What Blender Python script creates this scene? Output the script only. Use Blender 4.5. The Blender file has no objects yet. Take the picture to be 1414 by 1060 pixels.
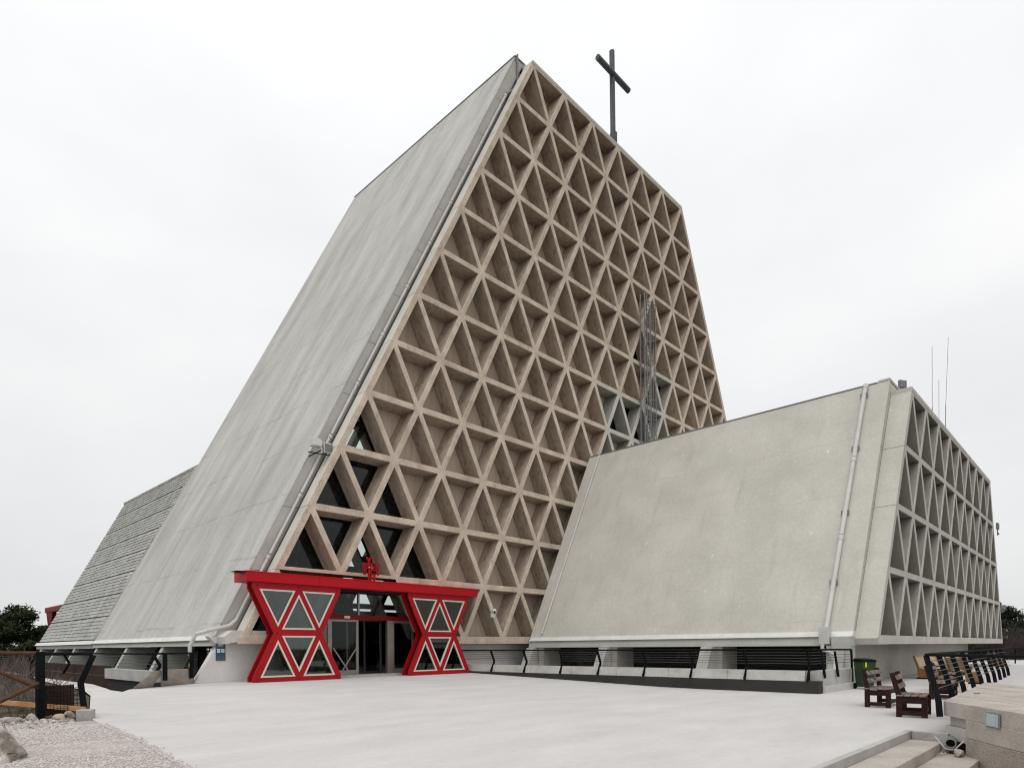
import bpy, bmesh, math, random
import numpy as np
from mathutils import Vector, Matrix, noise
from mathutils.geometry import tessellate_polygon

random.seed(7); rng = np.random.default_rng(7)
S = bpy.context.scene
COL = S.collection
ZO = 1.42            # heights below are measured from the eye; everything is lifted by this at the end

# ------------------------------------------------------------------ camera
F, YAW, PITCH, ROLL = 887.03, 0.8088, 0.001, -0.0069
fw = Vector((math.sin(YAW)*math.cos(PITCH), math.cos(YAW)*math.cos(PITCH), math.sin(PITCH)))
rt = Vector((math.cos(YAW), -math.sin(YAW), 0)); up = rt.cross(fw)
r2 = rt*math.cos(ROLL)+up*math.sin(ROLL); u2 = -rt*math.sin(ROLL)+up*math.cos(ROLL)
cam = bpy.data.cameras.new('camera'); cam_o = bpy.data.objects.new('camera', cam); COL.objects.link(cam_o)
cam.sensor_width = 36; cam.lens = F/1414*36; cam.shift_y = (891.8-530)/1414; cam.clip_end = 6000; cam.clip_start = 0.1
CAM = Vector((-24.471, -21.557, 0))
m = Matrix((r2, u2, -fw)).transposed().to_4x4(); m.translation = CAM+Vector((0, 0, ZO))
cam_o.matrix_world = m
S.camera = cam_o

# ------------------------------------------------------------------ world: overcast
SUN_EL, SUN_AZ = 58, 250       # degrees; azimuth from +Y clockwise
W = bpy.data.worlds.new('World'); S.world = W; W.use_nodes = True
nt = W.node_tree; nt.nodes.clear()
def wn(t, **k):
    n = nt.nodes.new(t)
    for a, b in k.items(): setattr(n, a, b)
    return n
out = wn('ShaderNodeOutputWorld'); bg = wn('ShaderNodeBackground')
sky = wn('ShaderNodeTexSky', sky_type='NISHITA', sun_disc=False)
sky.sun_elevation = math.radians(SUN_EL); sky.sun_rotation = math.radians(SUN_AZ)
tc = wn('ShaderNodeTexCoord'); mp = wn('ShaderNodeMapping'); mp.inputs['Scale'].default_value = (1.0, 1.0, 2.4)
nz = wn('ShaderNodeTexNoise'); nz.inputs['Scale'].default_value = 2.3; nz.inputs['Detail'].default_value = 7; nz.inputs['Roughness'].default_value = 0.5
ramp = wn('ShaderNodeValToRGB')
ramp.color_ramp.elements[0].position = 0.30; ramp.color_ramp.elements[0].color = (8.25, 8.34, 8.48, 1)
ramp.color_ramp.elements[1].position = 0.68; ramp.color_ramp.elements[1].color = (9.35, 9.34, 9.34, 1)
# overcast brightening towards the zenith
sx = wn('ShaderNodeSeparateXYZ'); mr = wn('ShaderNodeMapRange')
mr.inputs['From Min'].default_value = -0.05; mr.inputs['From Max'].default_value = 1.0
mr.inputs['To Min'].default_value = 0.80; mr.inputs['To Max'].default_value = 1.28
mul = wn('ShaderNodeVectorMath', operation='SCALE')
mix = wn('ShaderNodeMixRGB'); mix.inputs['Fac'].default_value = 0.96
L = nt.links.new
L(tc.outputs['Generated'], mp.inputs['Vector']); L(mp.outputs[0], nz.inputs['Vector']); L(nz.outputs['Fac'], ramp.inputs['Fac'])
L(tc.outputs['Generated'], sx.inputs[0]); L(sx.outputs['Z'], mr.inputs['Value'])
L(ramp.outputs['Color'], mul.inputs[0]); L(mr.outputs[0], mul.inputs['Scale'])
L(sky.outputs['Color'], mix.inputs['Color1']); L(mul.outputs[0], mix.inputs['Color2'])
L(mix.outputs[0], bg.inputs['Color']); bg.inputs['Strength'].default_value = 0.1; L(bg.outputs[0], out.inputs[0])

sun = bpy.data.lights.new('sun', 'SUN'); sun.energy = 1.1; sun.angle = math.radians(35); sun.color = (1, 0.97, 0.93)
so = bpy.data.objects.new('sun', sun); COL.objects.link(so)
az, el = math.radians(SUN_AZ), math.radians(SUN_EL)
sd = Vector((math.sin(az)*math.cos(el), math.cos(az)*math.cos(el), math.sin(el)))
so.rotation_euler = sd.to_track_quat('Z', 'Y').to_euler()
S.view_settings.view_transform = 'Standard'; S.view_settings.look = 'None'
S.view_settings.exposure = 0.06; S.view_settings.gamma = 1; S.view_settings.use_curve_mapping = False
S.render.engine = 'CYCLES'
S.cycles.filter_width = 1.15; S.cycles.max_bounces = 6; S.cycles.transparent_max_bounces = 16; S.cycles.use_denoising = True

# ------------------------------------------------------------------ materials
def mat(name, c, rough=0.8, metal=0.0, c2=None, scale=(1, 1, 1), nscale=2.0, detail=6, lo=0.35, hi=0.65,
        bump=0.0, bscale=None, fine=0.0, fscale=30.0, specks=None, stains=None, rand=0.0, seams=None, spec=0.3, coord='pos'):
    M = bpy.data.materials.new(name); M.use_nodes = True; t = M.node_tree; b = t.nodes['Principled BSDF']
    b.inputs['Roughness'].default_value = rough; b.inputs['Metallic'].default_value = metal
    b.inputs['Specular IOR Level'].default_value = spec
    n = t.nodes.new; l = t.links.new
    if c2 is None and not fine:
        b.inputs['Base Color'].default_value = (*c, 1); 
        if not bump: return M
    c2 = c2 or c
    if coord == 'pos': g = n('ShaderNodeNewGeometry').outputs['Position']
    else: g = n('ShaderNodeTexCoord').outputs['Object']
    mpn = n('ShaderNodeMapping'); mpn.inputs['Scale'].default_value = scale; l(g, mpn.inputs['Vector'])
    a = n('ShaderNodeTexNoise'); a.inputs['Scale'].default_value = nscale; a.inputs['Detail'].default_value = detail; a.inputs['Roughness'].default_value = 0.6
    l(mpn.outputs[0], a.inputs['Vector'])
    r = n('ShaderNodeMapRange'); r.inputs['From Min'].default_value = lo; r.inputs['From Max'].default_value = hi; l(a.outputs['Fac'], r.inputs['Value'])
    mx = n('ShaderNodeMixRGB'); mx.inputs['Color1'].default_value = (*c, 1); mx.inputs['Color2'].default_value = (*c2, 1); l(r.outputs[0], mx.inputs['Fac'])
    col = mx.outputs[0]
    def mulcol(col, val):
        v = n('ShaderNodeVectorMath'); v.operation = 'SCALE'; l(col, v.inputs[0]); l(val, v.inputs['Scale']); return v.outputs[0]
    fo = None
    if fine:
        f = n('ShaderNodeTexNoise'); f.inputs['Scale'].default_value = fscale; f.inputs['Detail'].default_value = 4; f.inputs['Roughness'].default_value = 0.7; l(g, f.inputs['Vector'])
        fr = n('ShaderNodeMapRange'); fr.inputs['From Min'].default_value = 0.3; fr.inputs['From Max'].default_value = 0.7
        fr.inputs['To Min'].default_value = 1-fine; fr.inputs['To Max'].default_value = 1+fine; l(f.outputs['Fac'], fr.inputs['Value'])
        col = mulcol(col, fr.outputs[0]); fo = f
    if stains:   # (scale xyz, threshold lo, hi, darkest factor)
        sc, s0, s1, dk = stains
        m2 = n('ShaderNodeMapping'); m2.inputs['Scale'].default_value = sc; m2.inputs['Location'].default_value = (7.3, 3.1, 5.7); l(g, m2.inputs['Vector'])
        q = n('ShaderNodeTexNoise'); q.inputs['Scale'].default_value = 1; q.inputs['Detail'].default_value = 7; q.inputs['Roughness'].default_value = 0.65; l(m2.outputs[0], q.inputs['Vector'])
        qr = n('ShaderNodeMapRange'); qr.inputs['From Min'].default_value = s0; qr.inputs['From Max'].default_value = s1
        qr.inputs['To Min'].default_value = 1; qr.inputs['To Max'].default_value = dk; l(q.outputs['Fac'], qr.inputs['Value']); col = mulcol(col, qr.outputs[0])
    if specks:   # (scale, threshold, factor)
        q = n('ShaderNodeTexNoise'); q.inputs['Scale'].default_value = specks[0]; q.inputs['Detail'].default_value = 3; l(g, q.inputs['Vector'])
        qr = n('ShaderNodeMapRange'); qr.inputs['From Min'].default_value = specks[1]; qr.inputs['From Max'].default_value = specks[1]+0.04
        qr.inputs['To Min'].default_value = 1; qr.inputs['To Max'].default_value = specks[2]; l(q.outputs['Fac'], qr.inputs['Value']); col = mulcol(col, qr.outputs[0])
    if seams:    # list of (axis, period, width, factor) formwork joints, broken by noise
        sp = n('ShaderNodeSeparateXYZ'); 
        wob = n('ShaderNodeTexNoise'); wob.inputs['Scale'].default_value = 0.8; wob.inputs['Detail'].default_value = 8; l(g, wob.inputs['Vector'])
        l(g, sp.inputs[0])
        for ax, per, wd, fac in seams:
            ad = n('ShaderNodeMath'); ad.operation = 'MULTIPLY_ADD'; l(wob.outputs['Fac'], ad.inputs[0]); ad.inputs[1].default_value = 0.35; l(sp.outputs[ax], ad.inputs[2])
            dv = n('ShaderNodeMath'); dv.operation = 'PINGPONG'; l(ad.outputs[0], dv.inputs[0]); dv.inputs[1].default_value = per/2
            qr = n('ShaderNodeMapRange'); qr.inputs['From Min'].default_value = 0; qr.inputs['From Max'].default_value = wd
            qr.inputs['To Min'].default_value = fac; qr.inputs['To Max'].default_value = 1; l(dv.outputs[0], qr.inputs['Value'])
            mb = n('ShaderNodeTexNoise'); mb.inputs['Scale'].default_value = 0.5; mb.inputs['Detail'].default_value = 4; l(g, mb.inputs['Vector'])
            mm = n('ShaderNodeMapRange'); mm.inputs['From Min'].default_value = 0.42; mm.inputs['From Max'].default_value = 0.6; l(mb.outputs['Fac'], mm.inputs['Value'])
            mxx = n('ShaderNodeMix'); mxx.data_type = 'FLOAT'; mxx.inputs[2].default_value = 1.0; l(mm.outputs[0], mxx.inputs[0]); l(qr.outputs[0], mxx.inputs[3])
            col = mulcol(col, mxx.outputs[0])
    if rand:
        oi = n('ShaderNodeObjectInfo'); rr = n('ShaderNodeMapRange'); rr.inputs['To Min'].default_value = 1-rand; rr.inputs['To Max'].default_value = 1+rand
        l(oi.outputs['Random'], rr.inputs['Value']); col = mulcol(col, rr.outputs[0])
    l(col, b.inputs['Base Color'])
    if bump:
        bn = n('ShaderNodeTexNoise'); bn.inputs['Scale'].default_value = bscale or fscale; bn.inputs['Detail'].default_value = 5; l(g, bn.inputs['Vector'])
        bp = n('ShaderNodeBump'); bp.inputs['Strength'].default_value = bump; bp.inputs['Distance'].default_value = 0.02
        l(bn.outputs['Fac'], bp.inputs['Height']); l(bp.outputs[0], b.inputs['Normal'])
    return M

M = {}
M['slope'] = mat('weathered_slope_concrete', (.35, .343, .322), .85, c2=(.50, .49, .462), scale=(.18, .9, .2), nscale=1.0, detail=11, lo=.3, hi=.64,
                 fine=.12, fscale=11, stains=((.4, 8.5, .55), .58, .70, .70), seams=[(2, 2.43, .06, .74), (1, 3.7, .05, .84)], bump=.3, bscale=12)
M['annex'] = mat('annex_smooth_concrete', (.45, .436, .39), .85, c2=(.53, .514, .465), nscale=.5, detail=7, lo=.35, hi=.65,
                 fine=.08, fscale=9, stains=((.5, 2.2, .35), .55, .76, .88), specks=(4.0, .72, 1.35), seams=[(2, 2.43, .04, .88), (1, 4.65, .03, .9)], bump=.15, bscale=14)
M['panelstrip'] = mat('end_wall_concrete', (.43, .415, .375), .85, c2=(.50, .485, .445), nscale=1.2, fine=.06, fscale=12, stains=((1, 1, .5), .6, .8, .8), bump=.15)
M['rib'] = mat('brown_exposed_aggregate_concrete', (.475, .392, .31), .9, c2=(.67, .57, .47), nscale=1.4, detail=12, fine=.22, fscale=16,
               stains=((3.2, 3.2, 2.2), .57, .72, .66), specks=(3.3, .70, 1.28), rand=.07, bump=.4, bscale=40)
M['reveal'] = mat('brown_shade_toned_reveal', (.32, .255, .20), .9, c2=(.46, .375, .305), scale=(3, 3, .8), nscale=1.6, detail=8, fine=.12, fscale=20,
               stains=((5, 5, .9), .57, .66, .58), rand=.08, bump=.3, bscale=30)  # recess shade put into the darker tone; the streaks are the concrete's own
M['infill'] = mat('tan_infill_concrete', (.48, .39, .305), .9, c2=(.64, .53, .43), scale=(3.2, 3.2, .5), nscale=1.4, detail=8, lo=.3, hi=.7, fine=.08, fscale=14,
               stains=((4, 4, .8), .57, .78, .78), rand=.1, bump=.2, bscale=25)
M['ribg'] = mat('grey_rib_and_skylit_side', (.48, .46, .41), .9, c2=(.56, .54, .49), nscale=1.2, fine=.07, fscale=20, stains=((1.2, 1.2, .5), .6, .8, .8), rand=.04, bump=.2)
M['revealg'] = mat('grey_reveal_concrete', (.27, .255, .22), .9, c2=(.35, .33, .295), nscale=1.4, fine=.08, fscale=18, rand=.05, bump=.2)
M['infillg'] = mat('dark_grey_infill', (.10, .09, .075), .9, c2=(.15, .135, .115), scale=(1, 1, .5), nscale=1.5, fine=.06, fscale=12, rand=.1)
M['white'] = mat('white_painted_wall', (.66, .635, .61), .85, c2=(.74, .715, .69), nscale=.8, fine=.03, fscale=8, stains=((.8, .8, 1.2), .6, .8, .82), bump=.15)
M['flash'] = mat('white_metal_flashing', (.58, .58, .555), .6, c2=(.68, .68, .655), nscale=2, fine=.04, fscale=10)
M['band'] = mat('grey_green_eave_band', (.40, .41, .37), .8, c2=(.46, .46, .42), scale=(1, 1, 3), nscale=.9, fine=.06, fscale=10, stains=((.5, .8, 2), .56, .8, .75))
M['kerb'] = mat('pale_kerb_concrete', (.365, .355, .33), .9, c2=(.47, .46, .435), nscale=1.5, fine=.12, fscale=18, stains=((1, 1, 2), .56, .75, .7), bump=.3)
M['aggr'] = mat('exposed_aggregate_wall', (.30, .26, .225), .95, c2=(.40, .35, .30), nscale=2, fine=.3, fscale=38, stains=((1.5, 1.5, 1.5), .55, .75, .7), bump=.7, bscale=45)
M['aggr2'] = mat('buff_aggregate_slab', (.36, .33, .29), .95, c2=(.47, .43, .385), nscale=1.7, fine=.22, fscale=42, stains=((1.5, 1.5, 1.5), .56, .75, .75), bump=.6, bscale=50)
M['plaza'] = mat('plaza_light_paving', (.475, .462, .45), .9, c2=(.56, .545, .53), scale=(.8, 1.8, 1), nscale=.6, detail=12, lo=.3, hi=.7, fine=.05, fscale=9,
                 stains=((1.1, 3.2, 1), .58, .78, .9), specks=(9, .755, .75), bump=.15, bscale=20)
M['gravel'] = mat('pinkish_gravel', (.34, .30, .275), .95, c2=(.5, .46, .43), nscale=3, fine=.4, fscale=60, bump=1.0, bscale=60)
M['stone_bit'] = mat('gravel_stone', (.40, .365, .34), .95, c2=(.62, .58, .55), nscale=14, lo=.3, hi=.7, fine=.2, fscale=90)
M['soil'] = mat('scrub_soil', (.05, .042, .03), 1, c2=(.12, .105, .08), nscale=2.2, fine=.45, fscale=22, bump=1.0, bscale=20, spec=0.02)
M['hill'] = mat('dry_hillside', (.05, .05, .032), 1, c2=(.09, .08, .06), nscale=.12, fine=.3, fscale=1, spec=0.02)
M['rock'] = mat('limestone_rock', (.20, .17, .14), .95, c2=(.56, .53, .49), nscale=2.6, detail=10, lo=.4, hi=.58, fine=.22, fscale=20, stains=((5, 5, 5), .52, .62, .4), bump=.8, bscale=14)
M['rockbrown'] = mat('iron_stained_rock', (.30, .17, .095), .95, c2=(.5, .42, .34), nscale=3, fine=.2, fscale=25, bump=.8, bscale=20)
M['red'] = mat('red_painted_steel', (.40, .004, .010), .5, c2=(.32, .003, .008), nscale=.8, fine=.05, fscale=6, spec=.25)
M['redb'] = mat('bright_red_beam_paint', (.55, .006, .014), .5, c2=(.46, .005, .012), scale=(.4, 1, 1), nscale=.8, fine=.05, fscale=5, spec=.25)
M['reddark'] = mat('dark_red_steel', (.20, .003, .007), .5, c2=(.15, .002, .006), nscale=1, spec=.2)
M['redweb'] = mat('groove_shade_and_bolt_red', (.05, .003, .004), .6, spec=.2)  # shade of the groove between frame plates put into the colour; bolts share it
M['cream'] = mat('cream_window_trim', (.68, .60, .52), .6)
M['alu'] = mat('bronze_grey_aluminium', (.26, .235, .215), .38, .6, c2=(.32, .29, .27), nscale=3)
M['steel'] = mat('galvanised_steel', (.19, .195, .20), .6, .3, c2=(.27, .275, .28), nscale=4)
M['black'] = mat('black_railing_paint', (.005, .0055, .006), .75, spec=.05, c2=(.010, .011, .012), nscale=5)
M['wire'] = mat('steel_cable', (.085, .085, .085), .6, .3)
M['dark'] = mat('black_plinth_paint_and_pit_shade', (.026, .025, .022), .8, c2=(.036, .034, .03), nscale=1.5)  # real paint on the kerb base; elsewhere stands for shade
M['pipe'] = mat('pale_drain_pipe', (.50, .49, .46), .5, c2=(.58, .57, .54), nscale=2)
M['crossm'] = mat('dark_grey_cross_steel', (.075, .08, .085), .55, .3, c2=(.1, .105, .11), nscale=2)
M['wood'] = mat('red_brown_varnished_wood', (.016, .0065, .004), .6, c2=(.036, .015, .010), scale=(1, 1, 3), nscale=6, fine=.25, fscale=25, spec=.12)
M['woodw'] = mat('weathered_seat_wood', (.085, .05, .038), .8, c2=(.25, .195, .165), scale=(1, 1, 3), nscale=5, lo=.4, hi=.6, fine=.25, fscale=25)
M['ply'] = mat('yellow_varnished_plywood', (.17, .085, .028), .6, c2=(.26, .135, .05), nscale=2, fine=.12, fscale=15)
M['plyp'] = mat('pale_pew_wood', (.36, .265, .18), .7, c2=(.46, .36, .26), nscale=3, fine=.1, fscale=15)
M['rust'] = mat('rusty_pipe', (.055, .026, .014), .85, c2=(.13, .052, .024), nscale=7, fine=.3, fscale=40)
M['orange'] = mat('orange_weathered_timber', (.42, .17, .06), .8, c2=(.55, .33, .17), nscale=4, fine=.2, fscale=30)
M['plank'] = mat('brown_well_boards', (.022, .012, .008), .9, c2=(.06, .028, .016), nscale=2, fine=.2, fscale=12)
M['bin'] = mat('dark_green_plastic', (.022, .045, .02), .5, c2=(.03, .055, .025), nscale=3)
M['yellow'] = mat('yellow_label', (.6, .62, .02), .5)
M['blue'] = mat('blue_notice_print', (.03, .085, .15), .5, c2=(.04, .11, .19), nscale=9)
M['ink'] = mat('grey_print', (.12, .14, .15), .6)
M['paper'] = mat('white_paper', (.78, .78, .77), .6)
M['lampglass'] = mat('frosted_lamp_glass', (.32, .42, .45), .3, c2=(.38, .49, .52), nscale=4, spec=.6)
M['lampgrey'] = mat('grey_lamp_housing', (.17, .17, .165), .5, c2=(.21, .21, .2), nscale=5)
M['tile'] = mat('grey_concrete_tile', (.31, .31, .292), .9, c2=(.43, .43, .405), scale=(.8, .8, .8), nscale=1.6, detail=9, fine=.22, fscale=5, stains=((.8, 1.5, .6), .54, .72, .68), bump=.3, bscale=12)
M['lichen'] = mat('lichen_stained_concrete', (.27, .265, .22), .95, c2=(.40, .39, .345), nscale=1.4, fine=.3, fscale=9, stains=((1.5, 1.5, 1.5), .5, .68, .5), bump=.4)
M['joint'] = mat('dark_joint', (.07, .068, .06), .95)
M['inner'] = mat('hall_and_well_shade', (.022, .02, .018), .9, c2=(.035, .032, .028), nscale=.6, spec=.1)  # near-black tone carries the dimness inside hall and light wells
M['innerfloor'] = mat('hall_floor', (.05, .045, .04), .5, c2=(.07, .065, .055), nscale=1)
M['bark'] = mat('dark_bark', (.06, .048, .04), .95, c2=(.10, .08, .065), nscale=6, bump=.5)
M['twig'] = mat('grey_brown_twig', (.10, .08, .07), .95, c2=(.2, .17, .15), nscale=5, spec=0.02)
M['leaf'] = mat('dark_pine_needles', (.012, .020, .009), .8, c2=(.045, .058, .026), nscale=.9, detail=4, lo=.4, hi=.62, fine=.3, fscale=4, spec=0.02)
M['leaf2'] = mat('holm_oak_leaves', (.025, .032, .022), .8, c2=(.05, .058, .04), nscale=.8, detail=4, fine=.3, fscale=4, spec=0.02)
M['brush'] = mat('bare_purple_brush', (.055, .042, .042), .95, c2=(.10, .08, .078), nscale=1, fine=.3, fscale=4, spec=0.02)
M['grass'] = mat('dull_winter_grass', (.045, .05, .022), .95, c2=(.11, .10, .05), nscale=4, spec=0.02)
M['deadleaf'] = mat('brown_fallen_leaf', (.12, .05, .025), .8)

def glassmat(name, tint, refl):
    G = bpy.data.materials.new(name); G.use_nodes = True; t = G.node_tree; t.nodes.clear()
    o = t.nodes.new('ShaderNodeOutputMaterial'); tr = t.nodes.new('ShaderNodeBsdfTransparent'); tr.inputs[0].default_value = (*tint, 1)
    gl = t.nodes.new('ShaderNodeBsdfGlossy'); gl.inputs['Roughness'].default_value = 0.03; gl.inputs[0].default_value = (.95, 1, .98, 1)
    fr = t.nodes.new('ShaderNodeFresnel'); fr.inputs['IOR'].default_value = refl
    mx = t.nodes.new('ShaderNodeMixShader'); l = t.links.new
    l(fr.outputs[0], mx.inputs[0]); l(tr.outputs[0], mx.inputs[1]); l(gl.outputs[0], mx.inputs[2]); l(mx.outputs[0], o.inputs[0])
    return G
M['glass'] = glassmat('dark_window_glass', (.80, .84, .83), 1.30)
M['glassp'] = glassmat('portal_side_glass', (.55, .62, .60), 1.75)

# ------------------------------------------------------------------ helpers
ORG = {}     # world origin of every empty
class MB:
    def __init__(s): s.v = []; s.f = []; s.m = []
    def add(s, vs, fs, mi=0):
        o = len(s.v); s.v += [tuple(v) for v in vs]; s.f += [tuple(i+o for i in f) for f in fs]; s.m += [mi]*len(fs); return s
    def box(s, x0, x1, y0, y1, z0, z1, mi=0):
        v = [(x, y, z) for z in (z0, z1) for y in (y0, y1) for x in (x0, x1)]
        return s.add(v, [(0, 2, 3, 1), (4, 5, 7, 6), (0, 1, 5, 4), (2, 6, 7, 3), (0, 4, 6, 2), (1, 3, 7, 5)], mi)
    def prism(s, poly, y0, y1, mi=0, axis='y'):      # poly in (x,z), extruded along y
        n = len(poly)
        if axis == 'y': v = [(x, y0, z) for x, z in poly]+[(x, y1, z) for x, z in poly]
        elif axis == 'x': v = [(y0, x, z) for x, z in poly]+[(y1, x, z) for x, z in poly]
        else: v = [(x, y, y0) for x, y in poly]+[(x, y, y1) for x, y in poly]
        return s.add(v, [tuple(range(n)), tuple(range(2*n-1, n-1, -1))]+[((i+1) % n, i, i+n, (i+1) % n+n) for i in range(n)], mi)
    def plate(s, outer, holes, y0, y1, mi=0):        # a plate in xz with holes
        loops = [outer]+holes
        pts = [p for lp in loops for p in lp]
        tris = tessellate_polygon([[Vector((x, z, 0)) for x, z in lp] for lp in loops])
        n = len(pts)
        fs = []
        for a, b, c in tris:
            fs += [(a, b, c), (c+n, b+n, a+n)]
        k = 0
        for lp in loops:
            for i in range(len(lp)):
                j = (i+1) % len(lp); fs.append((k+i, k+j, k+j+n, k+i+n))
            k += len(lp)
        return s.add([(x, y0, z) for x, z in pts]+[(x, y1, z) for x, z in pts], fs, mi)
    def tube(s, p, q, r, n=8, r1=None, mi=0, caps=True):
        p, q = Vector(p), Vector(q); d = (q-p).normalized(); a = d.orthogonal().normalized(); b = d.cross(a); r1 = r if r1 is None else r1
        v = [p+(a*math.cos(2*math.pi*i/n)+b*math.sin(2*math.pi*i/n))*r for i in range(n)]+[q+(a*math.cos(2*math.pi*i/n)+b*math.sin(2*math.pi*i/n))*r1 for i in range(n)]
        f = [(i, (i+1) % n, (i+1) % n+n, i+n) for i in range(n)]
        if caps: f += [tuple(range(n-1, -1, -1)), tuple(range(n, 2*n))]
        return s.add(v, f, mi)
    def path(s, pts, r, n=8, mi=0):
        for a, b in zip(pts[:-1], pts[1:]): s.tube(a, b, r, n, mi=mi)
        return s
    def beam(s, p, q, w, h, side=(0, 0, 1), mi=0):   # bar of section w x h; h along 'side'
        p, q = Vector(p), Vector(q); d = (q-p).normalized(); u = Vector(side); u = (u-d*u.dot(d)).normalized(); t = d.cross(u)
        v = [c+t*(w/2*a)+u*(h/2*b) for c in (p, q) for a, b in ((-1, -1), (1, -1), (1, 1), (-1, 1))]
        return s.add(v, [(3, 2, 1, 0), (4, 5, 6, 7), (0, 1, 5, 4), (1, 2, 6, 5), (2, 3, 7, 6), (3, 0, 4, 7)], mi)
    def mesh(s, name, mats, smooth=False, fix=True):
        me = bpy.data.meshes.new(name); me.from_pydata(s.v, [], s.f)
        for mm in (mats if isinstance(mats, (list, tuple)) else [mats]): me.materials.append(M[mm])
        me.polygons.foreach_set('material_index', s.m)
        if fix:
            b = bmesh.new(); b.from_mesh(me); bmesh.ops.recalc_face_normals(b, faces=b.faces); b.to_mesh(me); b.free()
        if smooth: me.polygons.foreach_set('use_smooth', [True]*len(me.polygons))
        me.update(); return me
    def build(s, name, mats, parent=None, smooth=False, local=False, bevel=0, fix=True, **k):
        if parent is not None and not local:
            o = ORG[parent.name]; s.v = [(x-o[0], y-o[1], z-o[2]) for x, y, z in s.v]
        ob = link(name, s.mesh(name, mats, smooth, fix), parent, **k)
        if bevel:
            bv = ob.modifiers.new('bevel', 'BEVEL'); bv.width = bevel; bv.segments = 2; bv.limit_method = 'ANGLE'; bv.angle_limit = math.radians(40)
        return ob
def link(name, data, parent=None, loc=None, label=None, cat=None, group=None, kind=None):
    ob = bpy.data.objects.new(name, data); COL.objects.link(ob)
    if parent is not None:
        ob.parent = parent; ORG[ob.name] = ORG[parent.name]
    else: ORG[ob.name] = (0, 0, 0)
    if loc is not None: ob.location = loc
    for a, b in (('label', label), ('category', cat), ('group', group), ('kind', kind)):
        if b: ob[a] = b
    return ob
def thing(name, loc, label, cat, group=None, rz=0):
    o = link(name, None, label=label, cat=cat, group=group); o.location = loc; o.rotation_euler = (0, 0, rz); ORG[o.name] = tuple(loc)
    o.empty_display_size = .3
    return o
def copy_thing(o, loc, rz, label, scale=None):
    r = o.copy(); COL.objects.link(r); r.location = loc; r.rotation_euler = (0, 0, rz); r['label'] = label
    if scale: r.scale = scale
    for ch in list(o.children):
        c = ch.copy(); COL.objects.link(c); c.parent = r
        for g in list(ch.children):
            d = g.copy(); COL.objects.link(d); d.parent = c
    return r
def gz(Y): return -1.13+0.0275*max(-10.5, min(0, Y))

# ================================================================== THE SETTING
# ground sheet to the horizon
g = MB(); N = 40
g.add([(-3000, -3000, -3.6), (3000, -3000, -3.6), (3000, 3000, -3.6), (-3000, 3000, -3.6)], [(0, 1, 2, 3)])
g.build('ground', 'hill', kind='structure')

# plaza: a paved sheet that falls gently towards the camera side
def strip_sheet(name, rows, mt, dz=0, kind='structure', thick=0):
    b = MB(); n = len(rows[0]); vs = [(x, y, gz(y)+dz) for r in rows for x, y in r]
    fs = [(i*n+j, i*n+j+1, (i+1)*n+j+1, (i+1)*n+j) for i in range(len(rows)-1) for j in range(n-1)]
    b.add(vs, fs)
    return b.build(name, mt, kind=kind)
XL = lambda y: np.interp(y, [-60, -13.4, -11.62, -10.06, -8.6, -6.9, -2.15, -.18, 6.9, 16.2, 30], [-23.5, -21.66, -21.43, -21.27, -21.25, -21.1, -19.97, -19.69, -19.34, -18.4, -17.9])
XR = -18.72
ys1 = [30, 16.2, 10, 6.9, 3, -.18, -.67]
strip_sheet('footpath', [[(float(XL(y)), y), (float(np.interp(y, [-.67, 3], [-19.15, XR])), y)] for y in ys1], 'plaza')
ysA = [-.67, -.6]
pb = MB()
# main plaza field built as triangles rows between left boundary and the kerb of the right light well
pn = [(float(XL(-.67)), -.67), (-19.15, -.67), (-19.05, -1.45), (-18.67, -.73), (-17.6, -.69), (-5.0, -.67), (-5.0, -2.15), (-11, -2.15), (-17, -2.15), (float(XL(-2.15)), -2.15)]
pb.add([(x, y, gz(y)) for x, y in pn], [tuple(range(len(pn)))]); pb.build('plaza', 'plaza', kind='structure')
rows = [[(float(XL(y)), y), (-17, y), (-11, y), (-5.0, y)] for y in [-2.15, -4.5, -6.9, -8.6, -10.06, -11.62, -13.4, -15.1]]
strip_sheet('plaza', rows, 'plaza')
rows = [[(float(XL(y)), y), (-17, y), (-11, y), (-5.0, y), (0, y), (20, y), (60, y)] for y in [-15.1, -17, -18.95]]
strip_sheet('plaza', rows, 'plaza')
strip_sheet('plaza', [[(x, y) for x in (-1.7, 20, 60)] for y in (-13.0, -15.1)], 'plaza')
strip_sheet('plaza', [[(-25, -18.95), (-16.9, -18.95)], [(-25, -40), (-16.9, -40)]], 'plaza')
# strip in front of the doors, up to the building
strip_sheet('plaza', [[(-18.6, -.67), (-17.6, -.67), (-5.0, -.67)], [(-18.4, -.66), (-17.5, -.45), (-5.0, -.45)], [(-16.4, .65), (-16.2, .66), (-5.0, .66)]], 'plaza')
strip_sheet('plaza', [[(-16.4, .65), (-5.0, .65)], [(-16.4, 1.1), (-5.0, 1.1)]], 'plaza', dz=-.004)

# scrub slope left of the plaza
b = MB(); nx, ny = 60, 90
vs = []; 
for j in range(ny):
    y = -16+j*.6
    for i in range(nx):
        xe = float(XL(y))-.02; x = xe-(i/(nx-1))**1.4*30
        d = xe-x
        z = gz(y)-.03-min(1.2, max(0, d-.3)*.10)*(1 if y > -7 else max(0, (y+12)/5)) + (noise.noise(Vector((x*.8, y*.8, 0)))*.10+noise.noise(Vector((x*2.5, y*2.5, 3)))*.05)*min(1, d*1.2)
        if y < -7.2: z = gz(y)-.03+.03*noise.noise(Vector((x, y, 0)))
        vs.append((x, y, z))
b.add(vs, [(j*nx+i, j*nx+i+1, (j+1)*nx+i+1, (j+1)*nx+i) for j in range(ny-1) for i in range(nx-1)])
b.build('scrub_terrain', 'soil', kind='structure', smooth=True)
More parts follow.
